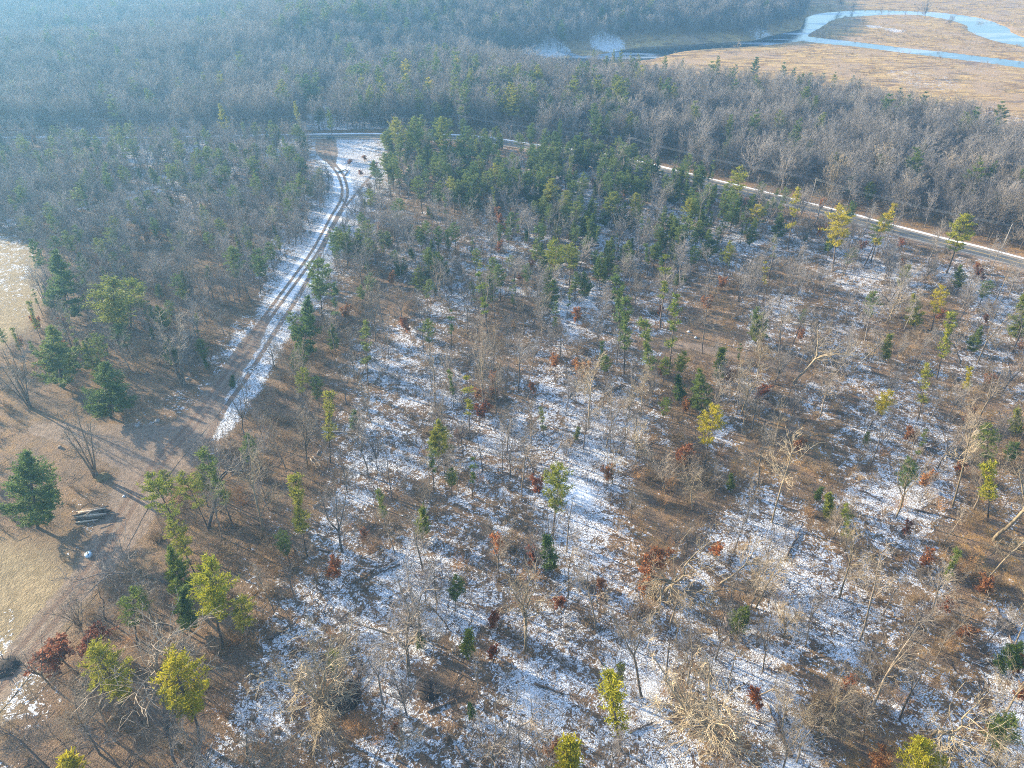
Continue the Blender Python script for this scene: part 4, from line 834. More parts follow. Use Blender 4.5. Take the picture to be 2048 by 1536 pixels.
# keep clear of hand-placed trunks (near zone)
HP = np.array([(t['x'], t['y']) for t in THINGS]); groups = {'bare': [], 'pine': [], 'shrub': [], 'oak': []}
HT = {'bare': 14, 'slim': 12, 'vase': 12, 'broom': 11, 'dense': 18, 'twisty': 13, 'pine': 13, 'leggy': 13, 'fullpine': 10, 'bigpine': 21, 'youngpine': 4.5, 'oak': 4.5, 'shrub': 2.6}
def fam(k): return 'pine' if 'pine' in k or k == 'leggy' else ('oak' if k == 'oak' else ('shrub' if k == 'shrub' else 'bare'))
for c in cand:
    k, x, y, z, px, py, zc = c
    f = fam(k)
    if f != 'shrub' and y < 430 and np.min(np.hypot(HP[:, 0] - x, HP[:, 1] - y)) < 3.2: continue
    h = HT[k] * rng.uniform(.72, 1.2)
    if k in ('pine', 'leggy') and py > 480: h *= .85
    inf = (-30 < px < 2078) and (py < 1600) and (py > -20)
    groups[f].append((h / zc * (1 if inf else 0), k, x, y, z, h))
KEEP = {'bare': 292, 'pine': 296, 'shrub': 210, 'oak': 60}
count = {f: sum(1 for t in THINGS if fam(t['kind']) == f) for f in KEEP}
rest = {}
for f, L in groups.items():
    L.sort(key=lambda a: -a[0]); k = max(0, KEEP[f] - count[f])
    for (s, kd, x, y, z, h) in L[:k]:
        if s <= 0: rest.setdefault(f, []).append((kd, x, y, z, h)); continue
        px, py, _ = proj(x, y, z)
        tn = None
        u = rng.random()
        if f == 'pine': tn = (None, YG, OLV, YEL_LIT)[int(u * 3.4)] if px > 760 else (None, DK, OLV, DK)[int(u * 4)]  # tint paints right-hand pines as sunlit, left-hand ones as shaded
        if f == 'bare': tn = ((PALE if px > 1200 else MID) if u < .35 else (MID if u < .7 else DARK))
        if f == 'shrub': tn = (None, MID, (1.5, 1.2, .9))[int(u * 3)]
        if f == 'oak': tn = (None, RED, OLV)[int(u * 3)]
        ln = rng.normal(0, .05, 2) * h
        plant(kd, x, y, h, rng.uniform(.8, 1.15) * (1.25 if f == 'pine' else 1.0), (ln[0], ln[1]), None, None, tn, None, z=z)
    rest.setdefault(f, []).extend([(kd, x, y, z, h) for (s, kd, x, y, z, h) in L[k:]])

# ---------------------------------------------------------------- masses nobody could count: one object each, instancing the real trees' own meshes
def mass(name, label, cat, items, base_kinds):
    """items: (kind, x, y, z, h)"""
    keys = [(k, v) for k in base_kinds for v in range(len(SRC[k]))]
    idx, P, S, RZ = [], [], [], []
    bykind = {}
    for n_, (k, v) in enumerate(keys): bykind.setdefault(k, []).append(n_)
    for (k, x, y, z, h) in items:
        n_ = bykind[k][rng.integers(len(bykind[k]))]; kk = h / SRC[k][keys[n_][1]][1]; w = kk * rng.uniform(.85, 1.2) * (1.25 if fam(k) == 'pine' else 1.0)
        idx.append(n_); P.append((x, y, z)); S.append((w, w, kk)); RZ.append((rng.normal(0, .05), rng.normal(0, .05), rng.uniform(0, 6.28)))
    me = bpy.data.meshes.new(name); me.vertices.add(len(P)); me.vertices.foreach_set('co', np.array(P, np.float32).ravel())
    a = me.attributes.new('which', 'INT', 'POINT'); a.data.foreach_set('value', np.array(idx, np.int32))
    a = me.attributes.new('size', 'FLOAT_VECTOR', 'POINT'); a.data.foreach_set('vector', np.array(S, np.float32).ravel())
    a = me.attributes.new('turn', 'FLOAT_VECTOR', 'POINT'); a.data.foreach_set('vector', np.array(RZ, np.float32).ravel())
    o = bpy.data.objects.new(name, me); col.objects.link(o); tag(o, label, cat, None, 'stuff')
    ng = bpy.data.node_groups.new(name + '_nodes', 'GeometryNodeTree')
    ng.interface.new_socket('Geometry', in_out='INPUT', socket_type='NodeSocketGeometry'); ng.interface.new_socket('Geometry', in_out='OUTPUT', socket_type='NodeSocketGeometry')
    gi = ng.nodes.new('NodeGroupInput'); go = ng.nodes.new('NodeGroupOutput'); iop = ng.nodes.new('GeometryNodeInstanceOnPoints')
    jo = ng.nodes.new('GeometryNodeJoinGeometry')
    for (k, v) in keys[::-1]:
        j2 = ng.nodes.new('GeometryNodeJoinGeometry')
        for me_ in SRC[k][v][0].values():
            src = SRCOBJ[(k, v, me_.name)]
            oi = ng.nodes.new('GeometryNodeObjectInfo'); oi.transform_space = 'ORIGINAL'; oi.inputs['Object'].default_value = src; oi.inputs['As Instance'].default_value = False
            ng.links.new(oi.outputs['Geometry'], j2.inputs[0])
        g2 = ng.nodes.new('GeometryNodeGeometryToInstance'); ng.links.new(j2.outputs[0], g2.inputs[0]); ng.links.new(g2.outputs[0], jo.inputs[0])
    def na(nm, ty):
        q_ = ng.nodes.new('GeometryNodeInputNamedAttribute'); q_.data_type = ty; q_.inputs['Name'].default_value = nm; return q_.outputs['Attribute']
    ng.links.new(gi.outputs[0], iop.inputs['Points']); ng.links.new(jo.outputs[0], iop.inputs['Instance']); iop.inputs['Pick Instance'].default_value = True
    ng.links.new(na('which', 'INT'), iop.inputs['Instance Index'])
    er = ng.nodes.new('FunctionNodeEulerToRotation'); ng.links.new(na('turn', 'FLOAT_VECTOR'), er.inputs[0]); ng.links.new(er.outputs[0], iop.inputs['Rotation'])
    ng.links.new(na('size', 'FLOAT_VECTOR'), iop.inputs['Scale']); ng.links.new(iop.outputs[0], go.inputs[0])
    md = o.modifiers.new('spread', 'NODES'); md.node_group = ng
    return o

# sources are parts of real trees standing in the scene: make sure each variant stands at least once
SRCOBJ = {}
def ensure(kinds):
    for k in kinds:
        for v in range(len(SRC[k])):
            if (k, v) not in BACKREF and k in CATNAME:
                f = fam(k); L = rest.get(f, [])
                j = next((q for q, it in enumerate(L) if it[0] == k), None)
                if j is not None: kd, x, y, z, h = L.pop(j)
                else: kd, x, y, z, h = k, 60. + v * 7, 150., hz(60. + v * 7, 150.), HT.get(k, 10)
                plant(k, x, y, h, var=v, z=z)
            for c in BACKREF.get((k, v), []): SRCOBJ[(k, v, c.data.name)] = c
ensure(['bare', 'slim', 'vase', 'broom', 'twisty', 'dense', 'pine', 'leggy', 'fullpine', 'youngpine', 'bigpine', 'oak', 'shrub'])
mass('bare_woodland', 'grey leafless woodland spreading beyond the road to the hazy hills', 'woodland', rest['bare'], ['bare', 'slim', 'broom', 'twisty', 'dense'])
mass('pine_woodland', 'dark green pines mixed through the far grey woodland', 'pine woodland', rest['pine'], ['pine', 'leggy', 'fullpine', 'youngpine', 'bigpine'])
mass('brushwood', 'low leafless brush growing between the trees of the cut-over woodland', 'brush', rest['shrub'], ['shrub'])
mass('oak_undergrowth', 'scattered young oaks still holding brown leaves under the trees', 'oak undergrowth', rest['oak'], ['oak'])

# weeds and fallen sticks
def litter(kind, n, pfun):
    x, y = scatter(n, -300, 300, 25, 330); z, px, py, zc, free, beyond, left, clearL, snow = zone(x, y)
    ok = free & ~beyond & (rng.random(n) < pfun(px, py, snow, left, x, y)) & (px > -200) & (px < 2250)
    return [(kind, a, b, c, s) for a, b, c, s in zip(x[ok], y[ok], z[ok], rng.uniform(.6, 1.4, ok.sum()))]
def stand_first(kind, name, label, cat, grp):
    for v, (parts, h0) in enumerate(SRC[kind]):
        x, y, z = at(1000 + 37 * v, 1250 + 23 * v); me = list(parts.values())[0]
        o = bpy.data.objects.new(name, me); col.objects.link(o); o.location = (x, y, z); tag(o, label[v], cat, grp); SRCOBJ[(kind, v, me.name)] = o
stand_first('weed', 'dry_weed', ['dry brown weed stalks left of the crooked pale tree on snow', 'dry brown weed stalks just right of the crooked pale tree'], 'weed', 'dry weeds')
stand_first('debris', 'branch_heap', ['loose fallen sticks below the rusty saplings', 'loose fallen sticks left of the crooked pale tree', 'loose fallen sticks at the foot of the crooked pale tree', 'loose fallen sticks right of the crooked pale tree', 'loose fallen sticks below and right of the crooked pale tree'], 'fallen sticks', 'loose sticks on the snow')
SRC['weed'] = [(p, 1.0) for p, h in SRC['weed']]
mass('undergrowth', 'thin dry weeds and seedlings covering the woodland floor', 'undergrowth', litter('weed', 26000, lambda px, py, s, l, x, y: (1.1 - s) * clump(x, y, 6, 60) * .9), ['weed'])
xm, ym = scatter(9000, -60, 900, 380, 1000); zm = height(xm, ym); okm = (sdf_poly(xm, ym, MARSH) > 3) & (zm > WATER_Z + .25) & (rng.random(9000) < .15 + 1.5 * smooth(.52, .7, clump(xm, ym, 35, 70)))
mass('marsh_brush', 'low brown brush and reeds growing across the tan marsh', 'marsh brush', [('shrub', a, b, c, s) for a, b, c, s in zip(xm[okm], ym[okm], zm[okm], rng.uniform(.8, 2.6, okm.sum()))], ['shrub'])
mass('fallen_branches', 'broken branches and logging slash scattered over the snow', 'fallen branches', litter('debris', 15000, lambda px, py, s, l, x, y: np.where(l, .25, .8) * (.3 + clump(x, y, 9, 61))), ['debris'])

# ---------------------------------------------------------------- logs, piles, poles, car, house
M_PALELOG = bark_material('pale_log', (.36, .30, .24), (.58, .50, .40)); M_CUT = plain('cut_wood', (.55, .40, .24), .8, .2)
def log(b, t, r, label, mat=None, name='fallen_log', branches=3):
    x0, y0, z0 = at(*b); x1, y1, z1 = at(*t); m = MB(); L = math.hypot(x1 - x0, y1 - y0); rs = random.Random(int(b[0] * 7 + b[1]))
    n_ = 7; pts = []
    for i_ in range(n_ + 1):
        f = i_ / n_; pts.append((f * L, rs.uniform(-.04, .04) * L * math.sin(math.pi * f), r * .8 + (z1 - z0) * f + .05))
    m.tube(pts, [r * (1 - .55 * i_ / n_) for i_ in range(n_ + 1)], 8)
    o = m.build(name, mat or M_LOG, None, True); o.location = (x0, y0, z0); o.rotation_euler = (0, 0, math.atan2(y1 - y0, x1 - x0))
    if branches:
        b_ = MB()
        for q in range(branches):
            f = rs.uniform(.35, .95); a = rs.choice((-1, 1)) * rs.uniform(.4, .9); l_ = L * rs.uniform(.12, .28)
            p0 = (f * L, 0, r); p1 = (f * L + l_ * math.cos(a), l_ * math.sin(a), rs.uniform(.1, .7)); b_.tube([p0, p1], [r * .35, r * .1], 5)
        b_.build('branch_stubs', mat or M_LOG, o, True)
    tag(o, label, 'log', 'fallen logs on the woodland floor'); return o
for b, t, r, lb, mt in [((536, 1279), (592, 1247), .3, 'thick dark log on snow below the dark leaning trunk', None), ((854, 1424), (936, 1387), .22, 'long grey log pointing at the open snow, bottom centre', None), ((1069, 1368), (1127, 1390), .25, 'brown log crossing the snow right of the crooked pale tree', None),
    ((1260, 1466), (1309, 1445), .22, 'short brown log on deep snow right of the slim yellow pine', None), ((912, 1493), (936, 1534), .2, 'narrow pale-edged log at the bottom, steeply angled', None), ((1577, 1507), (1533, 1407), .2, 'long dark log on snow, right one of a converging pair', None),
    ((1572, 1490), (1552, 1410), .16, 'long dark log on snow, left one of a converging pair', None), ((1447, 1230), (1492, 1252), .25, 'dark log on the edge of the brown litter patch', None), ((661, 864), (707, 867), .2, 'snow covered pale log lying level', M_PALELOG), ((621, 918), (636, 940), .18, 'pale cut log, lowest of three by the silvery tree', M_PALELOG),
    ((626, 913), (644, 934), .18, 'pale cut log, middle of three by the silvery tree', M_PALELOG), ((634, 910), (641, 898), .18, 'pale cut log, short one behind two others by the silvery tree', M_PALELOG), ((660, 1105), (628, 1098), .18, 'grey log by the foot of the grey forked tree', None),
    ((700, 1400), (722, 1320), .18, 'dark log in a fan of fallen stems on snow, leftmost', None), ((705, 1405), (735, 1330), .16, 'dark log in a fan of fallen stems on snow, middle', None), ((712, 1408), (748, 1345), .15, 'dark log in a fan of fallen stems on snow, last on the right', None), ((412, 1395), (470, 1440), .2, 'dark log at the edge of dark litter near the brightest pine', None),
    ((1570, 1120), (1600, 1060), .25, 'dark log leaning on snow beside the brown thicket', None), ((1830, 1020), (1925, 1042), .22, 'long dark log at the bottom of the striped snow', None), ((1720, 980), (1760, 1002), .2, 'dark log crossing the striped snow', None), ((1900, 880), (1845, 900), .14, 'thin log on the upper striped snow', None),
    ((1450, 1235), (1462, 1300), .2, 'dark fallen stem in the bright snow below the arching tree, left', None), ((1458, 1232), (1492, 1296), .18, 'dark fallen stem in the bright snow below the arching tree, right', None), ((1990, 1215), (2030, 1300), .25, 'curved log in the snowy brush ring at the right edge', None),
    ((2048, 1310), (1950, 1330), .15, 'thin log radiating from the snowy brush ring', None), ((870, 830), (910, 838), .18, 'log in front of the upturned root mound', None), ((1010, 905), (1085, 900), .12, 'thin long pole lying across cross-cut snow', None), ((1210, 790), (1245, 770), .22, 'log beside the broken topped trunk', None),
    ((1270, 1240), (1330, 1212), .15, 'thin log at the foot of the S-curved tree', None), ((1205, 1330), (1165, 1275), .14, 'thin dark stem lying on open snow', None), ((800, 1130), (750, 1150), .22, 'dark log below the dark straight trunk', None), ((700, 1170), (790, 1120), .2, 'long log under the brush bank', None),
    ((1120, 860), (1160, 868), .2, 'dark log on the snow under the pale feathery tree', None), ((1500, 660), (1560, 650), .14, 'thin log behind the twin grey trunks', None), ((1590, 770), (1625, 778), .2, 'arched pale log right of the old trail', M_PALELOG), ((676, 346), (692, 340), .35, 'dark log lying in the snowy clearing, left', None), ((690, 352), (697, 340), .3, 'dark log lying in the snowy clearing, right', None),
    ((1280, 560), (1330, 548), .15, 'thin log in snow behind the ragged pine', None), ((800, 640), (850, 632), .16, 'thin log on the big snow patch', None), ((1740, 600), (1700, 590), .14, 'thin log on snow right of the golden tuft', None), ((30, 1330), (-20, 1345), .2, 'dark log by the snow at the left edge of the field', None)]:
    log(b, t, r, lb, mt)
# pile of cut logs
x, y, z = at(185, 1030); pile = empty('log_pile', (x, y, z), R(12)); tag(pile, 'pile of cut grey logs on snow beside the dirt track', 'log pile'); lm('pile of cut logs', 185, 1025)
rs = random.Random(4)
for row in range(4):
    for i_ in range(9 - 2 * row):
        m = MB(); yy = (i_ - (8 - 2 * row) / 2) * .46 + rs.uniform(-.06, .06); zz = .2 + row * .36; l_ = rs.uniform(4.2, 6.6); a = rs.uniform(-.09, .09); ox = rs.uniform(-.8, .8)
        m.tube([(-l_ / 2 + ox, yy - a * l_ / 2, zz), (ox, yy + rs.uniform(-.05, .05), zz), (l_ / 2 + ox, yy + a * l_ / 2, zz + rs.uniform(-.05, .1))], [.21, .19, .16], 8); m.build('cut_log', M_LOG if rs.random() < .8 else M_PALELOG, pile, True)
m = MB(); m.tube([(-.9, -1.6, 1.5), (.8, -.2, 1.72)], [.09, .07], 6); m.build('loose_pole', M_PALELOG, pile, True)
# pale blue tub
x, y, z = at(178, 1112); tub = empty('tub', (x, y, z), .4); tag(tub, 'pale blue round tub with a dark split, lying on the dirt by the path', 'tub'); lm('pale blue tub', 178, 1110)
M_TUB = plain('pale_blue_plastic', (.50, .66, .78), .45, .4, .08); M_BLACK = plain('black_rubber', (.02, .02, .022), .8, .3)
def lathe(prof, n=20):
    V = [(r_ * math.cos(2 * math.pi * k_ / n), r_ * math.sin(2 * math.pi * k_ / n), z_) for r_, z_ in prof for k_ in range(n)]
    return V, [(i_ * n + k_, i_ * n + (k_ + 1) % n, (i_ + 1) * n + (k_ + 1) % n, (i_ + 1) * n + k_) for i_ in range(len(prof) - 1) for k_ in range(n)]
m = MB(); m.add(*lathe([(.02, 0), (.55, 0), (.66, .1), (.68, .62), (.66, .68), (.02, .74)])); m.build('body', M_TUB, tub, True)
m = MB(); m.box((.0, 0, .72), (.16, 1.2, .08), .3); m.build('lid_gap', M_BLACK, tub)
m = MB(); m.tube([(-.9, .9, .1), (-.3, 1.1, .35), (.6, 1.2, .1)], .06, 6); m.tube([(-.7, 1.3, .1), (.3, 1.0, .5), (.8, 1.5, .2)], .05, 6); m.build('hose', plain('grey_hose', (.35, .40, .38)), tub, True)
# upturned root mound, splintered stump, snowy brush ring, brush piles
def mound(px, py, r, h, name, label, cat, mat, spikes=18, seed=1, sn=False):
    x, y, z = at(px, py); root = empty(name, (x, y, z)); tag(root, label, cat); rs = np.random.RandomState(seed); n_ = 18; V = []
    for i_ in range(7):
        f = i_ / 6; rr = r * math.cos(f * math.pi / 2 * .98) if i_ else r * 1.08
        for k_ in range(n_): q = rr * (1 + rs.normal(0, .12)); V.append((q * math.cos(6.283 * k_ / n_), q * math.sin(6.283 * k_ / n_), (-.1 if i_ == 0 else h * math.sin(f * math.pi / 2) * (1 + rs.normal(0, .08)))))
    Q_ = [(i_ * n_ + k_, i_ * n_ + (k_ + 1) % n_, (i_ + 1) * n_ + (k_ + 1) % n_, (i_ + 1) * n_ + k_) for i_ in range(6) for k_ in range(n_)]
    m = MB(); m.add(V, Q_); m.build('mound', mat, root, False)
    m = MB()
    for k_ in range(spikes):
        a = rs.uniform(0, 6.28); q = r * rs.uniform(.2, .8); p = np.array([q * math.cos(a), q * math.sin(a), h * .5]); d = np.array([math.cos(a) * rs.uniform(.3, 1), math.sin(a) * rs.uniform(.3, 1), rs.uniform(-.1, .9)])
        m.tube([p, p + d * r * rs.uniform(.5, 1.1)], [.07, .02], 5)
    m.build('roots' if 'root' in name else 'sticks', M_LOG, root, True); return root
M_EARTH = plain('root_earth', (.17, .085, .06), .95, .1, .5, 3.0); M_HEAP = plain('dark_heap', (.06, .05, .045), .95, .1, .5, 3.0)
mound(922, 868, 1.7, 2.1, 'root_mound', 'upturned root mound of red-brown earth, fallen tree behind it', 'root mound', M_EARTH, 24, 3); lm('upturned root mound', 922, 865)
mound(2012, 1255, 1.6, 1.3, 'brush_pile', 'dark brush pile inside the ring of fallen stems at the right edge', 'brush pile', M_HEAP, 40, 5)
mound(690, 1395, 2.6, 1.0, 'brush_pile', 'dark brush pile of fallen tops beside the wheel-shaped pale tree', 'brush pile', M_HEAP, 70, 6); lm('dark brush pile by the wheel-shaped tree', 690, 1395)
mound(12, 1335, 2.2, .9, 'brush_pile', 'dark pile on snow at the left edge of the tan field', 'brush pile', M_HEAP, 40, 7)
mound(205, 955, 1.6, .8, 'brush_pile', 'low heap of grass and brush right of the fan-shaped tree', 'brush pile', plain('grassy_heap', (.22, .17, .09), .95, .1, .4, 4), 30, 8)
mound(860, 1382, 1.8, .7, 'brush_pile', 'dark heap on the open snow, bottom centre', 'brush pile', M_HEAP, 40, 9)
for px, py, lb in [(1132, 1252, 'small brown hummock alone on open snow'), (1580, 1510, 'round dark stump at the end of the long log pair'), (505, 1437, 'dark ringed stump in a spot of snow'), (554, 1462, 'small black stump on dark litter'), (998, 748, 'black stump on the orange litter bank'), (120, 895, 'low dark stump left of the fan-shaped tree'), (294, 748, 'dark stump on the litter slope right of the round pine')]:
    x, y, z = at(px, py); s_ = empty('stump', (x, y, z)); tag(s_, lb, 'stump', 'stumps on the woodland floor')
    m = MB(); m.add(*lathe([(.55, -.1), (.42, .15), (.36, .5), (.02, .5)], 10)); m.build('bark', M_LOG, s_, True)
    m = MB(); m.add(*lathe([(.30, .502), (.02, .515)], 10)); m.build('cut_face', plain('weathered_cut', (.20, .15, .11)), s_)
x, y, z = at(593, 1110); s_ = empty('splintered_stump', (x, y, z)); tag(s_, 'tall splintered stump with a pale torn face beside the pinkish thicket', 'stump'); lm('splintered stump', 593, 1100)
m = MB(); m.tube([(0, 0, -.2), (.05, 0, 1.5), (-.1, .1, 2.6)], [.36, .3, .18], 8); m.tube([(-.1, .1, 2.4), (-.25, .1, 3.6)], [.16, .02], 5); m.build('bole', M_LOG, s_, True)
m = MB(); m.tube([(.12, -.18, 1.6), (.0, -.1, 3.3)], [.14, .02], 5); m.tube([(.1, -.2, 2.2), (1.4, -.6, .1)], [.12, .05], 5); m.build('torn_wood', M_PALELOG, s_, True)
# boulders
M_ROCK = plain('grey_rock', (.30, .29, .28), .9, .2, .3, 3)
for px, py, r_, lb in [(1377, 664, .5, 'white-grey rock in the dirt opening, left'), (1391, 676, .45, 'white-grey rock in the dirt opening, right'), (1555, 739, .5, 'dark rock with a snow cap on the old trail'), (315, 842, .7, 'dark rock in the snow patch by the junction'), (275, 852, .6, 'round dark rock at the tip of the snow patch'), (375, 758, .5, 'dark rock beside the multi-stemmed tree'), (248, 993, .35, 'pale stone alone on the dirt track')]:
    x, y, z = at(px, py); rs = np.random.RandomState(int(px)); V, Q_ = lathe([(.05, -.3), (.8, -.2), (1, .2), (.75, .6), (.05, .8)], 9); V = np.array(V) * (1 + rs.normal(0, .1, (len(V), 1))) * r_
    m = MB(); m.add(V, Q_); o = m.build('rock', plain('pale_rock', (.6, .6, .6), .9, .2, .2) if 'white' in lb or 'pale' in lb else M_ROCK, None, False); o.location = (x, y, z); tag(o, lb, 'rock', 'rocks on bare ground')
# utility poles and wires along the far side of the road
M_POLE = plain('weathered_pole', (.34, .31, .28), .85, .2); M_WIRE = plain('wire', (.25, .27, .29), .5, .4)
cum = np.cumsum(np.r_[0, np.linalg.norm(np.diff(ROAD, axis=0), axis=1)])
def road_at(px):
    pp, _, _ = proj(ROAD[:, 0], ROAD[:, 1], 0); s_ = np.interp(px, pp, cum); p = np.array([np.interp(s_, cum, ROAD[:, 0]), np.interp(s_, cum, ROAD[:, 1])]); q = np.array([np.interp(s_ + 2, cum, ROAD[:, 0]), np.interp(s_ + 2, cum, ROAD[:, 1])])
    d = (q - p) / np.linalg.norm(q - p); return p, d, np.array([-d[1], d[0]])
poles = []
for px, off, hh, lb in [(-240, 8.5, 10.5, 'utility pole outside the woods at the far left of the road'), (180, 8.5, 10.5, 'utility pole half hidden by the blue-grey woods along the road'), (617, 9.5, 10.5, 'utility pole with a cross arm beside the snowy side track'), (912, 8.5, 10.5, 'utility pole behind the tall pale pines'), (1240, 8.5, 10.5, 'utility pole among the trees where the road curves'),
                    (1606, 7.8, 11, 'utility pole rising beside the bright yellow pine'), (1990, 8.5, 10.5, 'utility pole at the right end of the road')]:
    p, d, nrm = road_at(px); q = p + nrm * off; z = hz(q[0], q[1]); po = empty('utility_pole', (q[0], q[1], z), math.atan2(d[1], d[0])); tag(po, lb, 'utility pole', 'utility poles along the road')
    m = MB(); m.tube([(0, 0, -.5), (0, 0, hh)], [.17, .11], 8); m.build('pole', M_POLE, po, True)
    m = MB(); m.box((0, 0, hh - .9), (.1, 2.4, .12)); m.build('cross_arm', M_POLE, po)
    for sy in (-1.1, 0, 1.1): m = MB(); m.tube([(0, sy, hh - .84), (0, sy, hh - .62)], .05, 6); m.build('insulator', plain('insulator_grey', (.6, .6, .6)), po, True)
    poles.append((np.array([q[0], q[1], z + hh - .62]), nrm))
p, d, nrm = road_at(602); q = p - nrm * 6.4 * -1.05; z = hz(q[0], q[1]); m = MB(); m.tube([(0, 0, -.4), (0, 0, 5.5)], [.12, .1], 8); o = m.build('guy_post', M_POLE, None, True); o.location = (q[0] - 3, q[1] - .5, z); tag(o, 'short pale post at the mouth of the snowy side track', 'post')
for (a, na_), (b, nb_) in zip(poles[:-1], poles[1:]):
    w = empty('power_line', tuple(a)); tag(w, 'power line wires strung between utility poles along the far side of the road', 'power line', 'power line spans along the road')
    for off in (-1.1, 0, 1.1):
        m = MB(); p0 = np.r_[na_ * off, 0]; p1 = b - a + np.r_[nb_ * off, 0]; pts = []
        for i_ in range(13): f = i_ / 12; q = p0 * (1 - f) + p1 * f; q[2] -= 4 * f * (1 - f) * 1.2; pts.append(q)
        m.tube(pts, .028, 4); m.build('wire', M_WIRE, w, True)
# car waiting at the end of the dirt track
def car():
    p, d, nrm = road_at(664); q = p - nrm * 3.9; z = hz(p[0], p[1]) + .22; c = empty('parked_car', (q[0], q[1], z), math.atan2(d[1], d[0]) + R(4)); tag(c, 'dark blue-grey car on the near edge of the road at the track mouth', 'car'); lm('dark car on the road', 664, 277)
    M_P = plain('dark_paint', (.035, .055, .07), .25, .6, .05); M_G = plain('car_glass', (.10, .14, .17), .08, .9, .05); M_R = plain('rim_metal', (.45, .46, .48), .35, .5, .05, 4, .8)
    m = MB(); prof = [(-2.25, .38), (-2.3, .72), (-2.15, .92), (-1.35, 1.0), (-1.3, 1.0), (.95, 1.0), (1.0, .98), (2.0, .82), (2.25, .66), (2.28, .38)]
    V = [(x_, sy * (.9 if 0 < i_ < 9 else .82), z_) for sy in (-1, 1) for i_, (x_, z_) in enumerate(prof)]; n_ = len(prof)
    m.add(V, [(i_, i_ + 1, n_ + i_ + 1, n_ + i_) for i_ in range(n_ - 1)] + [(n_ - 1, 0, n_, 2 * n_ - 1)]); 
    for s_ in (0, n_): m.add([V[s_ + i_] for i_ in range(n_)] + [(0, V[s_][1], .38)], [], [(i_, i_ + 1, n_) if s_ else (i_ + 1, i_, n_) for i_ in range(n_ - 1)])
    m.build('body', M_P, c)
    m = MB(); m.add([(-1.95, -.8, .96), (.95, -.8, .98), (.95, .8, .98), (-1.95, .8, .96), (-1.35, -.62, 1.43), (.25, -.62, 1.45), (.25, .62, 1.45), (-1.35, .62, 1.43)], [(0, 1, 5, 4), (1, 2, 6, 5), (2, 3, 7, 6), (3, 0, 4, 7), (4, 5, 6, 7)]); m.build('windows', M_G, c)
    m = MB(); m.box((-.55, 0, 1.455), (1.6, 1.22, .05)); m.build('roof', M_P, c)
    for x_ in (-1.4, 1.4):
        for sy in (-.84, .84):
            m = MB(); m.tube([(x_, sy - .11, .34), (x_, sy + .11, .34)], .34, 16); w = m.build('wheel', M_BLACK, c, True); m = MB(); m.tube([(x_, sy - .12, .34), (x_, sy + .12, .34)], .19, 10); m.build('rim', M_R, w)
    for sy in (-.65, .65):
        m = MB(); m.box((2.25, sy, .68), (.08, .36, .14)); m.build('headlight', plain('lamp_glass', (.7, .7, .68), .2, .6), c); m = MB(); m.box((-2.27, sy, .75), (.08, .34, .16)); m.build('tail_light', plain('red_lens', (.35, .02, .02), .3, .5), c)
car()
# white roofed house in the woods
def house(px, py, rz, L, W, Hh, label, name='house'):
    x, y, z = at(px, py); h = empty(name, (x, y, z), rz); tag(h, label, 'house')
    M_W = plain('pale_siding', (.50, .58, .66), .8, .2, .08, .8); M_RS = M_SNOW; M_GL = plain('dark_window', (.05, .07, .09), .1, .7)
    rh = 2.6; m = MB(); a, b = L / 2, W / 2
    m.add([(-a, -b, -1), (a, -b, -1), (a, b, -1), (-a, b, -1), (-a, -b, Hh), (a, -b, Hh), (a, b, Hh), (-a, b, Hh), (-a, 0, Hh + rh), (a, 0, Hh + rh)], [(0, 1, 5, 4), (2, 3, 7, 6), (1, 2, 6, 5), (3, 0, 4, 7)], [(5, 6, 9), (7, 4, 8)]); m.build('wall', M_W, h)
    m = MB(); e = .5
    for s_ in (-1, 1):
        y1, z1 = s_ * (b + e), Hh - rh * e / b
        m.add([(-a - e, y1, z1), (a + e, y1, z1), (a + e, 0, Hh + rh), (-a - e, 0, Hh + rh), (-a - e, y1, z1 + .22), (a + e, y1, z1 + .22), (a + e, 0, Hh + rh + .22), (-a - e, 0, Hh + rh + .22)], [(0, 1, 2, 3), (4, 5, 6, 7), (0, 1, 5, 4), (1, 2, 6, 5), (3, 0, 4, 7)])
    rf = m.build('roof', M_RS, h); m = MB(); m.box((a * .4, b * .3, Hh + rh + .2), (.8, .8, 1.6)); m.build('chimney', plain('brick_red', (.30, .12, .09)), rf)
    for s_ in (-1, 1):
        for xx in np.linspace(-a + 1.6, a - 1.6, 4):
            if s_ < 0 and abs(xx - (-a + 1.6)) < .1: continue
            f = MB(); f.box((xx, s_ * (b + .03), Hh * .55), (1.3, .1, 1.5)); w = f.build('window', plain('white_trim', (.75, .75, .75)), h); g_ = MB(); g_.box((xx, s_ * (b + .07), Hh * .55), (1.05, .08, 1.25)); g_.build('pane', M_GL, w)
    m = MB(); m.box((-a + 1.6, -(b + .04), 1.0), (1.1, .1, 2.1)); m.build('door', plain('door_brown', (.20, .12, .08)), h)
house(322, 204, R(28), 13, 8.5, 4.6, 'pale house with a snow-white roof half hidden in the hazy woods'); lm('white-roofed house', 322, 190)
lm('mouth of the snowy side track', 615, 262); lm('snowy track near the ditch', 660, 450); lm('bend in the snowy trail', 1140, 625); lm('old snowy track in the left woods', 260, 390); lm('snowy clearing by the road', 700, 320); lm('dirt opening', 1400, 695); lm('tall dark pine by the left field', 110, 560)
lm('striped snow', 1860, 1000); lm('deep snow strip near the bottom', 1570, 1440); lm('snowy brush ring', 2010, 1250); lm('open snow at the bottom centre', 1100, 1350); lm('far left corner of the woods', 20, 330)

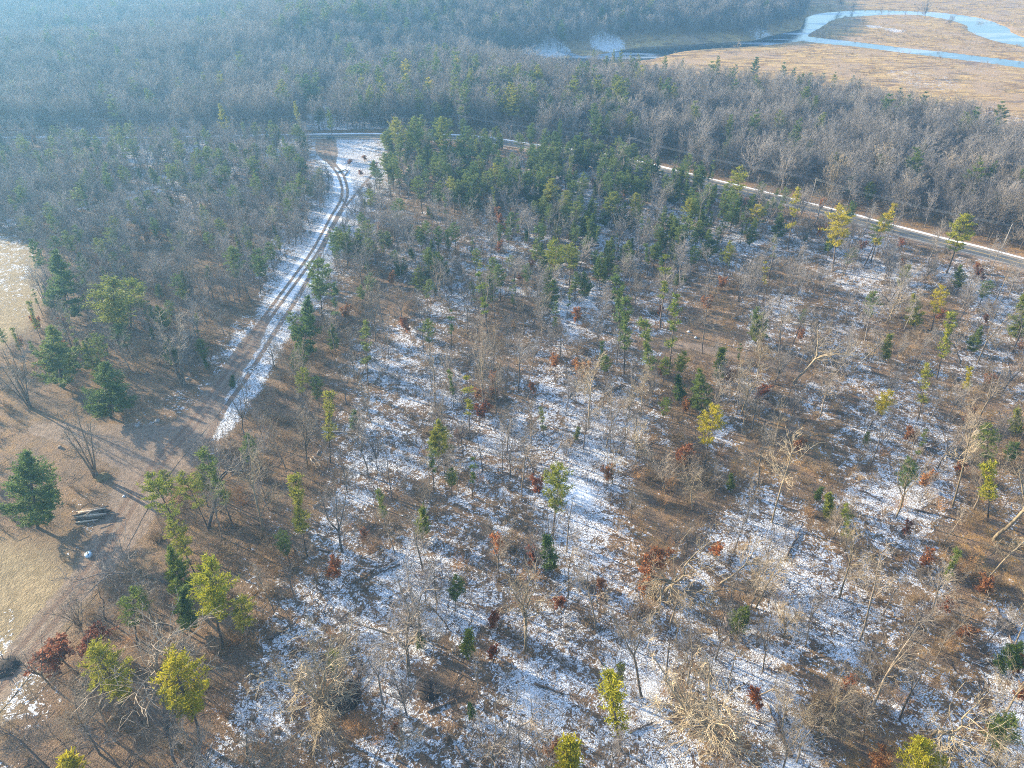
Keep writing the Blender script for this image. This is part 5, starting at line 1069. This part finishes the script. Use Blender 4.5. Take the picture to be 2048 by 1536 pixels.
# ---------------------------------------------------------------- labels for everything not described by hand
KW = {'bare': 'bare grey tree', 'slim': 'slender bare tree', 'vase': 'many-stemmed bare tree', 'broom': 'brush-crowned bare tree', 'dense': 'wide twiggy bare tree', 'twisty': 'crooked bare tree', 'snag': 'broken dead tree',
      'pine': 'green pine', 'leggy': 'thin tufted pine', 'fullpine': 'full-skirted pine', 'youngpine': 'young pine', 'bigpine': 'large spreading pine', 'oak': 'brown-leaved oak', 'shrub': 'leafless brush clump'}
def colword(t):
    tn = t['tint']
    return {id(PALE): 'pale', id(DARK): 'dark', id(YEL_LIT): 'yellow', id(YG): 'yellow-green', id(OLV): 'olive', id(DK): 'dark', id(RED): 'reddish', id(GOLD): 'golden'}.get(id(tn), '')
ORD = ['first', 'second', 'third', 'fourth', 'fifth', 'sixth', 'seventh', 'eighth', 'ninth', 'tenth', 'eleventh', 'twelfth', 'thirteenth', 'fourteenth', 'fifteenth', 'sixteenth', 'seventeenth', 'eighteenth', 'nineteenth', 'twentieth']
buckets = {}
for t in THINGS:
    if t['label']: continue
    mx, my = (t['px'] + t['tpx']) / 2, (t['py'] + t['tpy']) / 2
    best = min(LM, key=lambda L: math.hypot(L[1] - mx, (L[2] - my) * 1.3)); dx, dy = mx - best[1], (my - best[2]) * 1.3
    dr_ = ('right of' if dx > 0 else 'left of') if abs(dx) > abs(dy) else ('below' if dy > 0 else 'above')
    w = (colword(t) + ' ' + KW[t['kind']]).strip()
    buckets.setdefault((w, dr_, best[0]), []).append((math.hypot(dx, dy), t))
for (w, dr_, ph), L in buckets.items():
    L.sort(key=lambda a: a[0])
    for i_, (d_, t) in enumerate(L):
        t['o']['label'] = w + ', ' + ('nearest' if i_ == 0 else ORD[min(i_, 19)]) + ' ' + dr_ + ' the ' + ph
GRP = {'bare': 'bare trees of the cut-over woodland', 'pine': 'pines scattered through the woodland', 'oak': 'oaks holding brown leaves', 'shrub': 'leafless brush clumps'}
for t in THINGS: t['o']['group'] = GRP[fam(t['kind'])]

# ---------------------------------------------------------------- haze
hb = MB(); hb.box((0, 1600, 0), (6600, 4200, 1.0)); V = np.concatenate(hb.V); lowest = float(min(gz.min(), -6)) - 1.0; V[:, 2] = np.where(V[:, 2] > 0, CAM_H + 3.0, lowest)
g = NT('haze_air'); pv = g.n('ShaderNodeVolumePrincipled'); pv.inputs['Color'].default_value = HAZE_COL + (1,); pv.inputs['Density'].default_value = HAZE_DENSITY; pv.inputs['Anisotropy'].default_value = HAZE_G
g.t.links.new(pv.outputs[0], g.out.inputs['Volume'])
hz_o = mk('haze', V, np.array(hb.Q), (g.m,)); tag(hz_o, kind='stuff')
print('things', len(THINGS), 'objects', len(bpy.data.objects), {f: len(v) for f, v in rest.items()})
